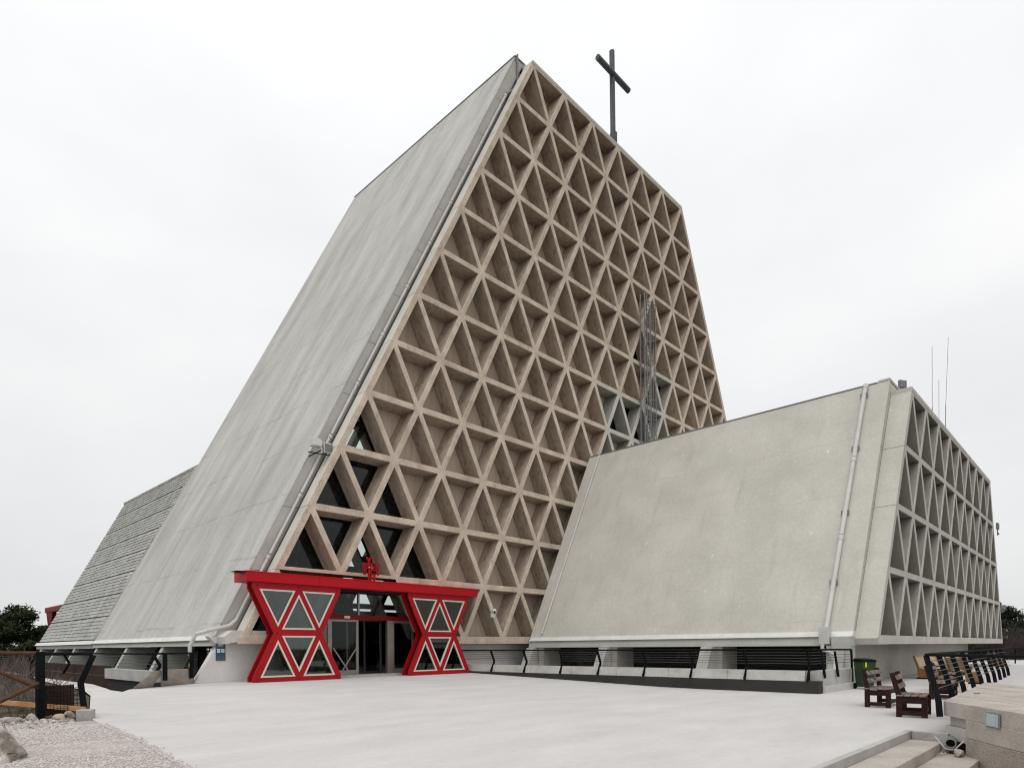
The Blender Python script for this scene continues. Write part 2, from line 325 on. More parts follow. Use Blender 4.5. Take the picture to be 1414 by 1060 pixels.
# gravel patch in front left
strip_sheet('gravel_bed', [[(-30, y), (-26, y), (-23, y), (float(XL(y))+.0, y)] for y in (-7.5, -8.6, -10.06, -11.62, -13.4, -18, -30)], 'gravel', dz=.012)
b = MB()
octv = np.array([(1, 0, 0), (-1, 0, 0), (0, 1, 0), (0, -1, 0), (0, 0, 1), (0, 0, -1)], float)
octf = [(0, 2, 4), (2, 1, 4), (1, 3, 4), (3, 0, 4), (2, 0, 5), (1, 2, 5), (3, 1, 5), (0, 3, 5)]
for i in range(20000):
    y = -8.1-rng.random()**1.2*6.8; x = float(XL(y))-.03-rng.random()*2.9 if i % 25 else float(XL(y))+abs(rng.normal())*.05
    s_ = .009+.012*rng.random(); a = rng.random()*6.3
    ca, sa = math.cos(a), math.sin(a)
    q = octv*s_*rng.uniform(.6, 1.3, (6, 3)); q = np.stack([q[:, 0]*ca-q[:, 1]*sa, q[:, 0]*sa+q[:, 1]*ca, q[:, 2]*.7], 1)+(x, y, gz(y)+.016)
    b.add(q.tolist(), octf)
b.build('gravel', 'stone_bit', kind='stuff', fix=False, label='loose pinkish gravel at the plaza edge')

# ================================================================== CHURCH
Wc, Hc, Z12 = 2.5, 2.4335, .358
church = thing('church', (0, 8, -1.1), 'huge trapezoid concrete church with triangular coffered front, sloping side slabs and red entrance', 'church')
def LX(k): return -1.25*k        # x of the left lattice edge at row k
# coffer meshes ---------------------------------------------------------
def tri_inset(P, d):
    P = [Vector(p) for p in P]; c = sum(P, Vector((0, 0)))/3; n = 3; lines = []
    for i in range(3):
        a, b_ = P[i], P[(i+1) % 3]; t = (b_-a).normalized(); nn = Vector((-t.y, t.x))
        if nn.dot(c-a) < 0: nn = -nn
        lines.append((a+nn*d, t))
    o = []
    for i in range(3):
        (a, t), (b_, u) = lines[i-1], lines[i]
        det = t.x*(-u.y)+u.x*t.y; r = b_-a; s_ = (r.x*(-u.y)+u.x*r.y)/det; o.append(a+t*s_)
    return o
def coffer_mesh(name, P, mats, D=.86, bw=.125):
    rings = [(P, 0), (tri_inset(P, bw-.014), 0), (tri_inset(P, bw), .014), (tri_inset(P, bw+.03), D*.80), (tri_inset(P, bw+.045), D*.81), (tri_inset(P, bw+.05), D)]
    b = MB(); b.v = [(p[0], y, p[1]) for R, y in rings for p in R]
    for k in range(5):
        for i in range(3):
            j = (i+1) % 3; b.f.append((k*3+i, k*3+j, (k+1)*3+j, (k+1)*3+i)); b.m.append(0 if k < 2 else 1)
    # back ring to the cell border so no light leaks
    q = len(b.v); b.v += [(p[0], D, p[1]) for p in P]
    for i in range(3):
        j = (i+1) % 3; b.f.append((15+i, 15+j, q+j, q+i)); b.m.append(1)
    me = b.mesh(name, mats, fix=False)
    bm = bmesh.new(); bm.from_mesh(me)
    for f in bm.faces:       # normals: towards the opening / outwards
        c = f.calc_center_median(); cen = Vector((sum(p[0] for p in P)/3, c.y, sum(p[1] for p in P)/3))
        want = Vector((0, -1, 0)) if abs(f.normal.y) > .7 else (cen-c)
        if f.normal.dot(want) < 0: f.normal_flip()
    bm.to_mesh(me); bm.free()
    return me, rings[-1][0]
def panel_mesh(name, P, y, m_): 
    b = MB().prism([tuple(p) for p in P], y-.012, y+.03); return b.mesh(name, m_)
DN = [(-1.25, Hc), (1.25, Hc), (0, 0)]; UP = [(-1.25, 0), (1.25, 0), (0, Hc)]
D = .86
mset = {}
for tag, P in (('dn', DN), ('up', UP)):
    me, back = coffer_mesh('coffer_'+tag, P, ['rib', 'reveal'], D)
    mg, _ = coffer_mesh('coffer_grey_'+tag, P, ['ribg', 'revealg'], D)
    fr = MB().plate([tuple(p) for p in back], [[tuple(p) for p in tri_inset(back, .07)]], D-.10, D-.03)
    inn = tri_inset(back, .07)
    mset[tag] = dict(cof=me, cofg=mg, inf=panel_mesh('infill_'+tag, back, D, 'infill'), infg=panel_mesh('infillg_'+tag, back, D, 'infillg'),
                     frame=fr.mesh('window_frame', 'black'), pane=MB().prism([tuple(p) for p in inn], D-.07, D-.062).mesh('pane', 'glass'))
def proj(X, Y, Z):
    d = Vector((X, Y, Z))-CAM; z = d.dot(fw); return 707+F*d.dot(r2)/z, 891.8-F*d.dot(u2)/z
grey_targets = [(851, 572), (878, 583), (838, 600), (862, 612), (874, 500), (893, 540)]
def cell(parent, tag, x, z, y0, glazed, grey, org):
    k = mset[tag]
    c = link('coffer', k['cofg' if grey else 'cof'], parent, loc=(x-org[0], y0-org[1], z-org[2]))
    if glazed:
        f = link('window_frame', k['frame'], c); link('pane', k['pane'], c)
    else: link('infill_panel', k['infg' if grey == 2 else 'inf'], c)
    return c
org = ORG[church.name]
glaz = {8: {'up': [], 'dn': []}, 9: {'up': [0], 'dn': []}, 10: {'up': [0, 1], 'dn': [0]}, 11: {'up': [0, 1, 2], 'dn': [0, 1]}, 12: {'up': [0, 1], 'dn': [0]}}
for r in range(1, 13):
    zb = Z12+(12-r)*Hc; n_up = 6+r
    for j in range(n_up):                     # upright cells stand on row r
        x = LX(r)+1.25+2.5*j
        for tag in ('up', 'dn'):
            if tag == 'dn':
                if j == n_up-1: continue
                xx = x+1.25
            else: xx = x
            if r == 12 and -12.6 < xx < -7.6: continue
            gl = r in glaz and j in glaz[r][tag]
            grey = 0
            px, py = proj(xx, .5, zb+(Hc*.35 if tag == 'up' else Hc*.65))
            if 820 < px < 918 and 540 < py < 640 and (py > 905-.42*px): grey = 1
            if any((px-a)**2+(py-c)**2 < 16**2 for a, c in grey_targets): gl = True
            # cells swallowed by the annex
            if xx > 6 and zb+Hc < 9.9: continue
            cell(church, tag, xx, zb, 0, gl, grey, org)
# edge beams of the lattice: left and right slanting, bottom and top horizontal
def sl(x0, z0, x1, z1, wl, y0, y1):           # slanted beam polygon, wl wide in x
    return [(x0-wl, z0), (x0, z0), (x1, z1), (x1-wl, z1)]
for k in range(12):                           # the left beam is cast in storey-high lengths
    za, zb = Z12+(12-k-1)*Hc, Z12+(12-k)*Hc
    b = MB(); xa, xb = LX(k+1), LX(k)
    b.prism([(xa-.14, za+.006), (xa, za+.006), (xb, zb-.006), (xb-.14, zb-.006)], 0, .04)
    b.prism([(xa-.14, za+.006), (xa, za+.006), (xb, zb-.006), (xb-.14, zb-.006)], .04, .58, mi=1)  # grey tone carries the sky-lit paleness of the side face
    b.build('edge_beam', ['rib', 'ribg'], church)
b = MB(); b.prism([(LX(12)+45-.0+0, Z12), (LX(12)+45.14, Z12), (15.14, Z12+12*Hc), (15.0, Z12+12*Hc)], 0, .6); b.build('edge_beam', 'rib', church)
b = MB(); zt = Z12+12*Hc; b.prism([(-.14, zt), (15.14, zt), (15.05, zt+.16), (-.06, zt+.16)], -.01, .6); b.build('top_beam', 'ribg', church)
b = MB(); b.box(-15.2, -12.62, -.002, 1.0, Z12-.2, Z12); b.box(-7.3, 3, -.002, .9, Z12-.2, Z12)
b.build('bottom_beam', 'rib', church)
# sloping slabs, roof
ZR = 30.05; XR0 = -.57; SL = .5105
def fx(z): return XR0-SL*(ZR-z)
b = MB(); b.prism([(fx(.45), .45), (fx(.45)+.5, .45), (XR0+.5, ZR-.3), (XR0, ZR)], .78, 15.5); b.build('side_slab', 'slope', church)
b = MB(); b.prism([(15.57+SL*(ZR-.45), .45), (15.57+SL*(ZR-.45)-.5, .45), (15.1, ZR-.3), (15.57, ZR)], .78, 15.5); b.build('side_slab', 'slope', church)
b = MB(); b.prism([(XR0+.3, ZR-.05), (15.4, ZR-.05), (15.4, ZR-.6), (XR0+.6, ZR-.6)], .9, 15.4); b.build('roof', 'slope', church)
b = MB(); b.box(XR0-.03, XR0+.25, .76, 15.5, ZR, ZR+.05); b.box(XR0, 15.6, .72, .98, ZR+.003, ZR+.053); b.build('roof_edge_flashing', 'lampgrey', church)
# end wall strip between slab edge and lattice, one panel per storey with open joints
edges = [.45]+[Z12+i*Hc for i in range(1, 12)]+[ZR-.25]
for za, zb in zip(edges[:-1], edges[1:]):
    b = MB(); wl = .62
    b.prism([(fx(za)+.06, za+.012), (fx(za)+wl, za+.012), (fx(zb)+wl, zb-.012), (fx(zb)+.06, zb-.012)], .755, .9); b.build('end_wall_panel', 'panelstrip', church)
b = MB(); b.prism([(fx(.45), .45), (fx(.45)+.06, .45), (XR0+.06, ZR-.05), (XR0, ZR)], .75, .78); b.build('slab_edge_strip', 'slope', church)
b = MB(); b.prism([(fx(.45)+.1, .47), (fx(.45)+.82, .47), (XR0+.82, ZR-.3), (XR0+.1, ZR-.3)], .9, .95); b.build('end_wall_core', 'panelstrip', church)
b = MB(); b.prism([(XR0+.06, ZR-.25), (15, ZR-.25), (15, ZR-.02), (XR0+.06, ZR-.02)], .76, .9); b.build('parapet', 'panelstrip', church)
# screen walls right at the back of the coffers: top strip closing to the roof
b = MB(); b.box(0, 15, .6, .76, zt+.02, ZR-.1); b.build('parapet', 'panelstrip', church)
# eave: white flashing and grey band under the slab, window well piers
b = MB(); b.prism([(fx(.45)-.16, .30), (fx(.45)+.3, .30), (fx(.45)+.3, .46), (fx(.45)-.03, .46)], .9, 15.45)
b.build('eave_flashing', 'flash', church)
b = MB(); b.prism([(fx(.45)-.06, .30), (fx(.45)-.12, -.03+.13), (fx(.45)+.4, .13-.03), (fx(.45)+.4, .30)], .7, 15.45); b.build('eave_band', 'band', church)
def pier(y, x0, ztop, zbot, parent, sgn=1, mt='band', w=.32):
    s_ = .51; d = 1.15
    b = MB(); b.prism([(x0, ztop), (x0+d, ztop), (x0+d-s_*(ztop-zbot), zbot), (x0-s_*(ztop-zbot), zbot)], y-w/2, y+w/2); b.build('pier', mt, parent)
for y in (5.65, 10.15, 14.9): pier(y, -15.72, .10, -2.6, church)
# recess of the left light well
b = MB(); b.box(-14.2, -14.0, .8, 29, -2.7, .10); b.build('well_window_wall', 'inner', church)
for i, (ya, yb) in enumerate(((1.1, 5.4), (5.9, 9.9), (10.4, 14.6))):
    b = MB(); b.box(-15.3, -14.4, ya, yb, -2.7, .09); b.v = [v for v in b.v]; 
    b = MB(); b.box(-14.26, -14.21, ya+.2, yb-.2, -1.5, 0.02); b.build('window', 'glass', church)
# white wall under the end wall
b = MB()
b.prism([(-16.40, -1.2), (-13.6, -1.2), (-13.6, .15), (-14.95, .15), (-14.95, .43), (-15.92, .43), (-15.62, .12)], .68, 1.0)
b.build('porch_wall', 'white', church)
b = MB(); b.box(-15.2, -11.9, 1.03, 1.25, -1.3, .2); b.build('base_wall', 'white', church)
for z0 in (-1.3, -.92, -.55, -.18):           # base wall right of the porch in four board courses
    b = MB(); b.box(-5.1, .6, .9, 1.1, z0, z0+.36); b.build('base_board', 'white', church)
b = MB(); b.prism([(-15.35, .62), (-14.2, .62), (-14.2, .40), (-15.6, .16), (-15.65, .40)], .05, 1.0); b.build('corner_bracket', 'ribg', church)
# hall inside
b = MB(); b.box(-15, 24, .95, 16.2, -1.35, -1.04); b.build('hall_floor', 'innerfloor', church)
b = MB(); b.box(-13.2, 24, 15.2, 15.4, -1.3, 2.45); b.build('added_daylight_screen', 'inner', church)  # added wall, blocks daylight from the rear so the doorway looks black
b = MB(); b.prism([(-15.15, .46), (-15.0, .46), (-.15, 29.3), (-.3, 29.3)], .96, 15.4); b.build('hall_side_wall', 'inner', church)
b = MB(); b.box(8.0, 8.2, .96, 15.4, -1, 27); b.build('added_dark_cross_wall', 'inner', church)  # added wall, keeps the far part of the hall dark
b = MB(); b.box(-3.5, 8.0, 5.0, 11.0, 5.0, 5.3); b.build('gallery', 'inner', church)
# rear lattice
b = MB()
def add_mesh_to(b, me, loc, flip=True, mi_off=0):
    o = len(b.v)
    for v in me.vertices:
        x, y, z = v.co; b.v.append((loc[0]-x, loc[1]-y, loc[2]+z) if flip else (loc[0]+x, loc[1]+y, loc[2]+z))
    for p in me.polygons: b.f.append(tuple(i+o for i in p.vertices)); b.m.append(p.material_index+mi_off)
infb = MB()
for r in range(1, 13):
    zb = Z12+(12-r)*Hc
    for j in range(6+r):
        x = LX(r)+1.25+2.5*j
        for tag in ('up', 'dn'):
            if tag == 'dn' and j == 5+r: continue
            xx = x+1.25 if tag == 'dn' else x
            if xx > 9: continue
            add_mesh_to(b, mset[tag]['cof'], (xx, 16.3, zb))
            openc = (r in (11, 12) and -3.2 < xx < 4) or (r in (6, 7, 10) and -1.3 < xx < 1.3)
            if not openc: add_mesh_to(infb, mset[tag]['inf'], (xx, 16.3, zb))
b.build('rear_lattice', ['rib', 'reveal'], church, kind='stuff', fix=False)
infb.build('rear_infill', 'infill', church, kind='stuff', fix=False)
# left side annex wing with tiled slope
YW0, YW1, ZW = 15.56, 28.9, 10.2
wing = thing('rear_wing', (-12, 22, -1.1), 'low rear wing with a steep slope of small grey tiles, left of the church', 'building')
b = MB(); xb = fx(.45)+.12; xt = fx(ZW)+.12
b.prism([(xb, .45), (xb+14, .45), (xt+9, ZW-.1), (xt, ZW-.1)], YW0, YW1); b.build('wing_body', 'joint', wing)
sl_len = math.hypot(xt-xb, ZW-.45); ux, uz = (xt-xb)/sl_len, (ZW-.45)/sl_len; nxx, nzz = -uz, ux
b = MB(); nb = 8; bh = sl_len/nb; ch = .2; cw = .42
for k in range(nb):
    nc = int((bh-.07)/ch)
    for c in range(nc):
        v0 = k*bh+.07+c*(bh-.07)/nc; v1 = v0+(bh-.07)/nc
        y = YW0+.55-(c % 2)*cw/2-(k % 3)*.11
        while y < YW1:
            ya, yb = max(y, YW0+.45), min(y+cw-.012, YW1-.02)
            if yb-ya > .06:
                j0, j1 = random.uniform(0, .014), random.uniform(0, .01); h0, h1 = .055+j0, .02+j1; dv = random.uniform(-.008, .008)
                P = []
                for (v, h) in ((v0+dv, h0), (v1+.02+dv, h1)):
                    for yy in (ya, yb): P.append((xb+ux*v+nxx*h, yy, .45+uz*v+nzz*h))
                for (v, h) in ((v0+dv, 0), (v1, 0)):
                    for yy in (ya, yb): P.append((xb+ux*v, yy, .45+uz*v))
                b.add(P, [(0, 1, 3, 2), (0, 4, 5, 1), (0, 2, 6, 4), (1, 5, 7, 3)])
            y += cw
b.build('slope_tile', 'tile', wing, kind='stuff')
for k in range(nb):    # verge stones beside the church slab
    v0, v1 = k*bh+.02, (k+1)*bh-.03
    b = MB(); b.add([(xb+ux*v+nxx*h, y, .45+uz*v+nzz*h) for h in (0, .10) for v in (v0, v1) for y in (YW0+.02, YW0+.43)], [(0, 1, 3, 2), (4, 6, 7, 5), (0, 4, 5, 1), (2, 3, 7, 6), (0, 2, 6, 4), (1, 5, 7, 3)])
    b.build('verge_stone', 'lichen', wing)
b = MB(); b.box(xt-.12, xt+9, YW0, YW1+.05, ZW-.1, ZW+.02); b.build('coping', 'lichen', wing)
b = MB(); b.prism([(fx(.45)-.16, .28), (fx(.45)+.3, .28), (fx(.45)+.3, .46), (fx(.45)-.03, .46)], 15.6, YW1); b.build('eave_flashing', 'flash', wing)
b = MB(); b.box(fx(.45)-.05, fx(.45)+.4, 15.62, YW1, .06, .28); b.build('eave_band', 'band', wing)
for y in (19.3, 23.5, 27.5): pier(y, -15.72, .06, -2.6, wing)

# ================================================================== ANNEX
AY = -15.57; AZ = .198; AH = 2.432; AX = 4.731
annex = thing('annex', (12, -7, -1.4), 'lower concrete annex with smooth sloping wall and grey triangular coffers on the right', 'building')
oa = ORG[annex.name]
sx_ = {}
for tag, P in (('dn', [(-1.25, AH), (1.25, AH), (0, 0)]), ('up', [(-1.25, 0), (1.25, 0), (0, AH)])):
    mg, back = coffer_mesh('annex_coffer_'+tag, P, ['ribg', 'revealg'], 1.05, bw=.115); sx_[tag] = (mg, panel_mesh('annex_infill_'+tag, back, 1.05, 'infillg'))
for r in range(1, 5):
    zb = AZ+(4-r)*AH
    for j in range(8+r):
        x = AX-1.25*r+1.25+2.5*j
        for tag in ('up', 'dn'):
            if tag == 'dn' and j == 7+r: continue
            xx = x+1.25 if tag == 'dn' else x
            c = link('coffer', sx_[tag][0], annex, loc=(xx-oa[0], AY-oa[1], zb-oa[2]))
            link('infill_panel', sx_[tag][1], c)
zat = AZ+4*AH
for za, zb in ((AZ, AZ+2*AH), (AZ+2*AH, AZ+3*AH), (AZ+3*AH, zat)):
    xa, xb = AX-5+(za-AZ)/AH*1.25, AX-5+(zb-AZ)/AH*1.25
    b = MB(); b.prism([(xa-.16, za+.007), (xa, za+.007), (xb, zb-.007), (xb-.16, zb-.007)], AY, AY+.72); b.build('edge_beam', 'annex', annex)
b = MB(); b.prism([(AX+25, AZ), (AX+25.16, AZ), (AX+20.16, zat), (AX+20, zat)], AY, AY+1.0); b.build('edge_beam', 'ribg', annex)
b = MB(); b.box(AX-.16, AX+20.16, AY-.01, AY+.9, zat, zat+.16); b.build('top_beam', 'ribg', annex)
b = MB(); b.prism([(AX-5.16, AZ), (AX+25.16, AZ), (AX+25.10, AZ-.19), (AX-5.08, AZ-.19)], AY-.006, AY+1.6); b.build('bottom_beam', 'ribg', annex)
AZR = 10.52; ASL = .502
def ax(z): return 4.48-ASL*(AZR-z)
AYF = AY+.72
b = MB(); b.prism([(ax(.45), .45), (ax(.45)+.5, .45), (ax(AZR)+.4, AZR-.3), (ax(AZR), AZR)], AYF+.03, -.02); b.build('side_slab', 'annex', annex)
b = MB(); b.prism([(ax(.45), .45), (ax(.45)+.05, .45), (ax(AZR)+.05, AZR-.02), (ax(AZR), AZR)], AYF, AYF+.03); b.build('slab_edge_strip', 'annex', annex)
for za, zb in ((.12, 2.75), (2.75, 5.2), (5.2, 7.6), (7.6, AZR-.05)):
    b = MB(); b.prism([(ax(za)+.05, za+.008), (ax(za)+1.5, za+.008), (ax(zb)+1.5, zb-.008), (ax(zb)+.05, zb-.008)], AYF+.012, AYF+.4); b.build('end_wall_panel', 'annex', annex)
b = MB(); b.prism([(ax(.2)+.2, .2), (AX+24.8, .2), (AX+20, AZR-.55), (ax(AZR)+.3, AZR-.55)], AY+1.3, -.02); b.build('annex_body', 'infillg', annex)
b = MB(); b.prism([(ax(AZR)+.3, AZR-.1), (AX+20, AZR-.1), (AX+20, AZR-.55), (ax(AZR)+.3, AZR-.55)], AYF+.5, -.02); b.build('roof', 'band', annex)
b = MB(); b.box(ax(AZR)-.03, ax(AZR)+.12, AYF+.45, -.02, AZR, AZR+.04); b.build('roof_edge_flashing', 'lampgrey', annex)
b = MB(); b.box(ax(AZR)-.02, ax(AZR)+1.6, AYF+.002, AYF+.42, AZR, AZR+.09); b.build('parapet_cap', 'annex', annex)
# eave under slab
b = MB(); b.prism([(ax(.45)-.18, .28), (ax(.45)+.3, .28), (ax(.45)+.3, .46), (ax(.45)-.04, .46)], AYF-.02, -.1); b.build('eave_flashing', 'flash', annex)
b = MB(); b.prism([(ax(.45)-.10, .28), (ax(.45)-.16, -.04), (ax(.45)+.4, -.04), (ax(.45)+.4, .28)], AYF-.02, -.05); b.build('eave_band', 'band', annex)
for y in (-.35, -4.73, -9.66, -14.48): pier(y, -.95, -.05, -2.6, annex, mt='kerb', w=.46)
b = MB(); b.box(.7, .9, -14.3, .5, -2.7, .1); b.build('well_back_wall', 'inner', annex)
for ya, yb in ((-4.2, -1.0), (-9.1, -5.3), (-14.0, -10.2)):
    b = MB(); b.box(.62, .68, ya, yb, -2.2, -.1); b.build('window', 'glass', annex)
    b = MB(); b.box(-.7, .6, yb, yb+.32, -2.6, -.05); b.build('window_cheek', 'revealg', annex)
b = MB(); b.box(-1.25, .9, -14.27, -14.2, -2.7, -.045); b.build('well_end_wall', 'kerb', annex)
b = MB(); b.box(-.35, 26.0, -14.2, -13.9, -1.6, .005); b.build('base_wall', 'panelstrip', annex)
b = MB(); b.box(-1.0, -.36, -14.85, -14.28, -1.6, .27); b.build('corner_pier', 'band', annex)
# roof-side pipe strips: thin bright pipe down the slope near the church
def slope_pt(z, y, off): return (ax(z)-off*.89, y, z+off*.45)
b = MB(); b.path([slope_pt(.6, -.75, .05), slope_pt(10.45, -.75, .05)], .05, 8)
b.build('slope_pipe', 'pipe', annex, smooth=False)
# ------------------------------------------------------------------ downpipes
t = thing('downpipe', slope_pt(.5, -14.0, .1), 'thick pale downpipe running down the annex slope into a box above the light well', 'downpipe')
for za, zb in ((.50, 4.0), (4.0, 7.2), (7.2, 10.5)):
    b = MB(); b.path([slope_pt(za, -14.0, .11), slope_pt(zb-.03, -14.0, .11)], .085, 12); b.tube(slope_pt(zb-.2, -14, .11), slope_pt(zb-.03, -14, .11), .10, 12)
    b.build('pipe_length', 'pipe', t, smooth=False)
b = MB(); b.box(ax(.45)-.38, ax(.45)-.15, -14.2, -13.85, .02, .62); b.build('collector_box', 'pipe', t, bevel=.01)
b = MB(); b.path([(-1.2, -14.05, .02), (-1.2, -14.05, -.16), (-1.45, -14.55, -.34), (-1.75, -14.6, -.95)], .06, 10); b.build('elbow', 'pipe', t)
b = MB()
for z in (2.2, 4.9, 7.6, 10.0): b.beam(slope_pt(z, -14.14, .1), slope_pt(z, -13.86, .1), .04, .16)
b.build('bracket', 'steel', t)

def lat_edge(z, off): return (LX(12)+(z-Z12)*.5137-off, .66, z)
t = thing('downpipe', (-15.5, .6, 1), 'thin pale pipe climbing along the left edge of the coffered front', 'downpipe')
zz = [1.0, 3.4, 5.8, 8.3, 10.7, 13.1, 15.6, 18.0, 20.4, 22.9, 25.3, 27.6]
for za, zb in zip(zz[:-1], zz[1:]):
    b = MB(); b.path([lat_edge(za, .32), lat_edge(zb-.05, .32)], .055, 8); b.tube(lat_edge(zb-.18, .32), lat_edge(zb-.05, .32), .072, 8); b.build('pipe_length', 'pipe', t)
b = MB(); b.path([lat_edge(1.0, .32), (lat_edge(.85, .3)[0]-.18, .62, .80), (-16.0, .55, .60), (-16.35, .6, .5), (-16.5, .7, .1)], .062, 10); b.build('pipe_bend', 'pipe', t)
b = MB(); b.path([(-16.5, .7, .1), (-16.5, .7, -.15), (-16.35, .95, -.35), (-16.4, .95, -.6)], .06, 10); b.build('elbow', 'pipe', t)
b = MB(); b.path([lat_edge(27.6, .32), (XR0+.1, .68, 28.5), (XR0+.1, .68, ZR+.1)], .05, 8); b.build('top_length', 'lampgrey', t)

# ================================================================== RED PORCH
porch = thing('entrance_porch', (-10, -.4, -1.13), 'bright red steel entrance porch with two hourglass window frames and a long flat beam', 'porch')
def hour(cx, ht=1.66, hw=.92, zt_=2.24, zb_=-1.15, zw=.53, ch=.18):
    return [(cx-ht, zb_), (cx+ht, zb_), (cx+ht, zb_+ch), (cx+hw, zw), (cx+ht, zt_-ch), (cx+ht, zt_), (cx-ht, zt_), (cx-ht, zt_-ch), (cx-hw, zw), (cx-ht, zb_+ch)]
for cx in (-13.27, -6.84):
    tr = []
    for dx in (-.78, .78): tr += [[(cx+dx-.65, 2.02), (cx+dx+.65, 2.02), (cx+dx, .74)], [(cx+dx-.63, -.98), (cx+dx+.63, -.98), (cx+dx, .29)]]
    tr += [[(cx-.64, .66), (cx+.64, .66), (cx, 1.90)], [(cx-.64, .44), (cx+.64, .44), (cx, -.83)]]
    b = MB(); b.plate(hour(cx), tr, -.50, -.43); f = b.build('front_frame', 'red', porch)
    b = MB(); b.plate(hour(cx, 1.50, .76, 2.24, -1.15), [[tuple(p) for p in tri_inset(q, -.02)] for q in tr], -.43, -.12); b.build('frame_web', 'redweb', porch)
    b = MB(); b.plate(hour(cx), tr, -.12, -.05); b.build('rear_frame', 'red', porch)
    for q in tr:
        inn = tri_inset(q, .055)
        b = MB(); b.plate(q, [[tuple(p) for p in inn]], -.515, -.46); w = b.build('window_trim', 'cream', porch)
        b = MB(); b.prism([tuple(p) for p in tri_inset(q, .04)], -.47, -.462); b.build('pane', 'glassp', w)
        b = MB(); b.plate(q, [[tuple(p) for p in tri_inset(q, .05)]], -.06, -.03); b.build('inner_trim', 'cream', porch)
for xa, xb in ((-15.2, -12.55), (-12.545, -9.98), (-9.975, -7.3), (-7.295, -4.75)):
    b = MB(); b.prism([(-.60, 2.245), (.3, 2.245), (.3, 2.56), (-.66, 2.56)], xa, xb, axis='x'); b.build('roof_beam', 'redb', porch, bevel=.006)
for cx in (-13.27, -6.84):
    for x_, z_ in ((-1.5, -1.05), (1.5, -1.05), (-1.5, 2.12), (1.5, 2.12), (-.8, .53), (.8, .53), (0, 2.14), (0, -1.06)):
        b = MB(); b.tube((cx+x_, -.5, z_), (cx+x_, -.515, z_), .022, 8); b.build('bolt', 'redweb', porch)
b = MB(); b.box(-15.22, -4.72, -.68, .3, 2.56, 2.585); b.build('roof_cap', 'redb', porch)
b = MB(); b.prism([(-15.5, 2.545), (-15.2, 2.545), (-15.2, 2.56), (-15.5, 2.56)], -.6, -.1); b.build('roof_lip', 'black', porch)
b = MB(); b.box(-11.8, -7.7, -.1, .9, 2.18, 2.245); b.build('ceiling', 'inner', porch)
for x0, x1 in ((-14.91, -14.75), (-5.33, -5.18)): pass
# doors
YD = .45
door = MB(); door.box(-12.3, -7.5, YD-.04, YD+.10, 1.12, 1.30); door.build('door_header', 'reddark', porch)
b = MB(); b.box(-10.9, -10.65, YD-.07, YD-.042, 1.16, 1.25); b.build('sensor', 'cream', porch)
b = MB(); b.box(-12.3, -7.5, YD-.3, YD+.4, -1.16, -1.05); b.build('doorstep', 'kerb', porch)
for x in (-12.3, -10.22, -7.5): 
    b = MB(); b.box(x-.04, x+.04, YD-.02, YD+.06, 1.302, 2.178); b.build('mullion', 'alu', porch)
for xa, xb_ in ((-12.26, -10.26), (-10.18, -7.54)):
    b = MB(); b.box(xa, xb_, YD+.015, YD+.023, 1.302, 2.178); b.build('transom_pane', 'glass', porch)
for xa, xb_, mid in ((-12.3, -11.5, 0), (-11.5, -10.25, 1), (-8.6, -7.5, 0)):
    fr = MB(); fr.plate([(xa, -1.05), (xb_, -1.05), (xb_, 1.118), (xa, 1.118)], [[(xa+.09, -.86), (xb_-.09, -.86), (xb_-.09, 1.03), (xa+.09, 1.03)]], YD, YD+.06)
    dfr = fr.build('door_leaf' if mid else 'side_light', 'alu', porch)
    b = MB(); b.box(xa+.09, xb_-.09, YD+.025, YD+.033, -.86, 1.03); b.build('pane', 'glass', dfr)
    if mid:
        b = MB(); c_ = (xa+xb_)/2
        for sgn in (-1, 1):
            b.beam((c_+sgn*.52, YD-.03, -.0), (c_-sgn*.1, YD-.03, -.85), .05, .03, (0, 1, 0)) if sgn > 0 else b.beam((c_+sgn*.52, YD-.065, -.0), (c_-sgn*.1, YD-.065, -.85), .05, .03, (0, 1, 0))
        b.build('push_bar', 'alu', dfr)
b = MB(); b.box(-8.86, -8.6, YD-.02, YD+.12, -1.05, 1.118); b.build('door_pier', 'alu', porch)
b = MB(); b.box(-10.22, -10.16, YD+.1, YD+.16, -1.05, 1.118); b.build('open_leaf', 'alu', porch)
b = MB(); b.plate([(-12.7, -1.1), (-7.1, -1.1), (-7.1, 2.24), (-12.7, 2.24)], [[(-12.3, -1.1+.001), (-7.5, -1.1+.001), (-7.5, 2.2), (-12.3, 2.2)]], YD+.07, YD+.14); b.build('door_surround', 'reddark', porch)
for x in (-12.2, -11.35, -10.5, -9.65, -8.8, -7.95):
    b = MB(); b.box(x-.035, x+.035, 2.2, 2.26, -1.04, 1.15); b.build('inner_mullion', 'alu', porch)
b = MB(); b.box(-12.3, -7.8, 2.18, 2.28, 1.152, 1.25); b.build('inner_header', 'alu', porch)
b = MB(); b.box(-12.165, -10.55, 2.22, 2.228, -1.0, 1.14); b.build('inner_pane', 'glassp', porch)
b = MB(); b.box(-8.76, -7.99, 2.22, 2.228, -1.0, 1.14); b.build('inner_pane', 'glassp', porch)
b = MB(); b.box(-12.9, -9.6, 3.6, 4.3, -1.04, -.12); b.box(-12.95, -9.55, 3.55, 4.35, -.12, -.06, mi=1); b.build('reception_counter', ['wood', 'plyp'], porch)
b = MB(); b.box(-11.95, -11.72, YD-.012, YD-.004, -.28, -.02); b.build('door_notice', 'paper', porch)
b = MB(); b.box(-11.92, -11.75, YD-.018, YD-.013, -.25, -.16); b.build('door_notice_print', 'redb', porch)
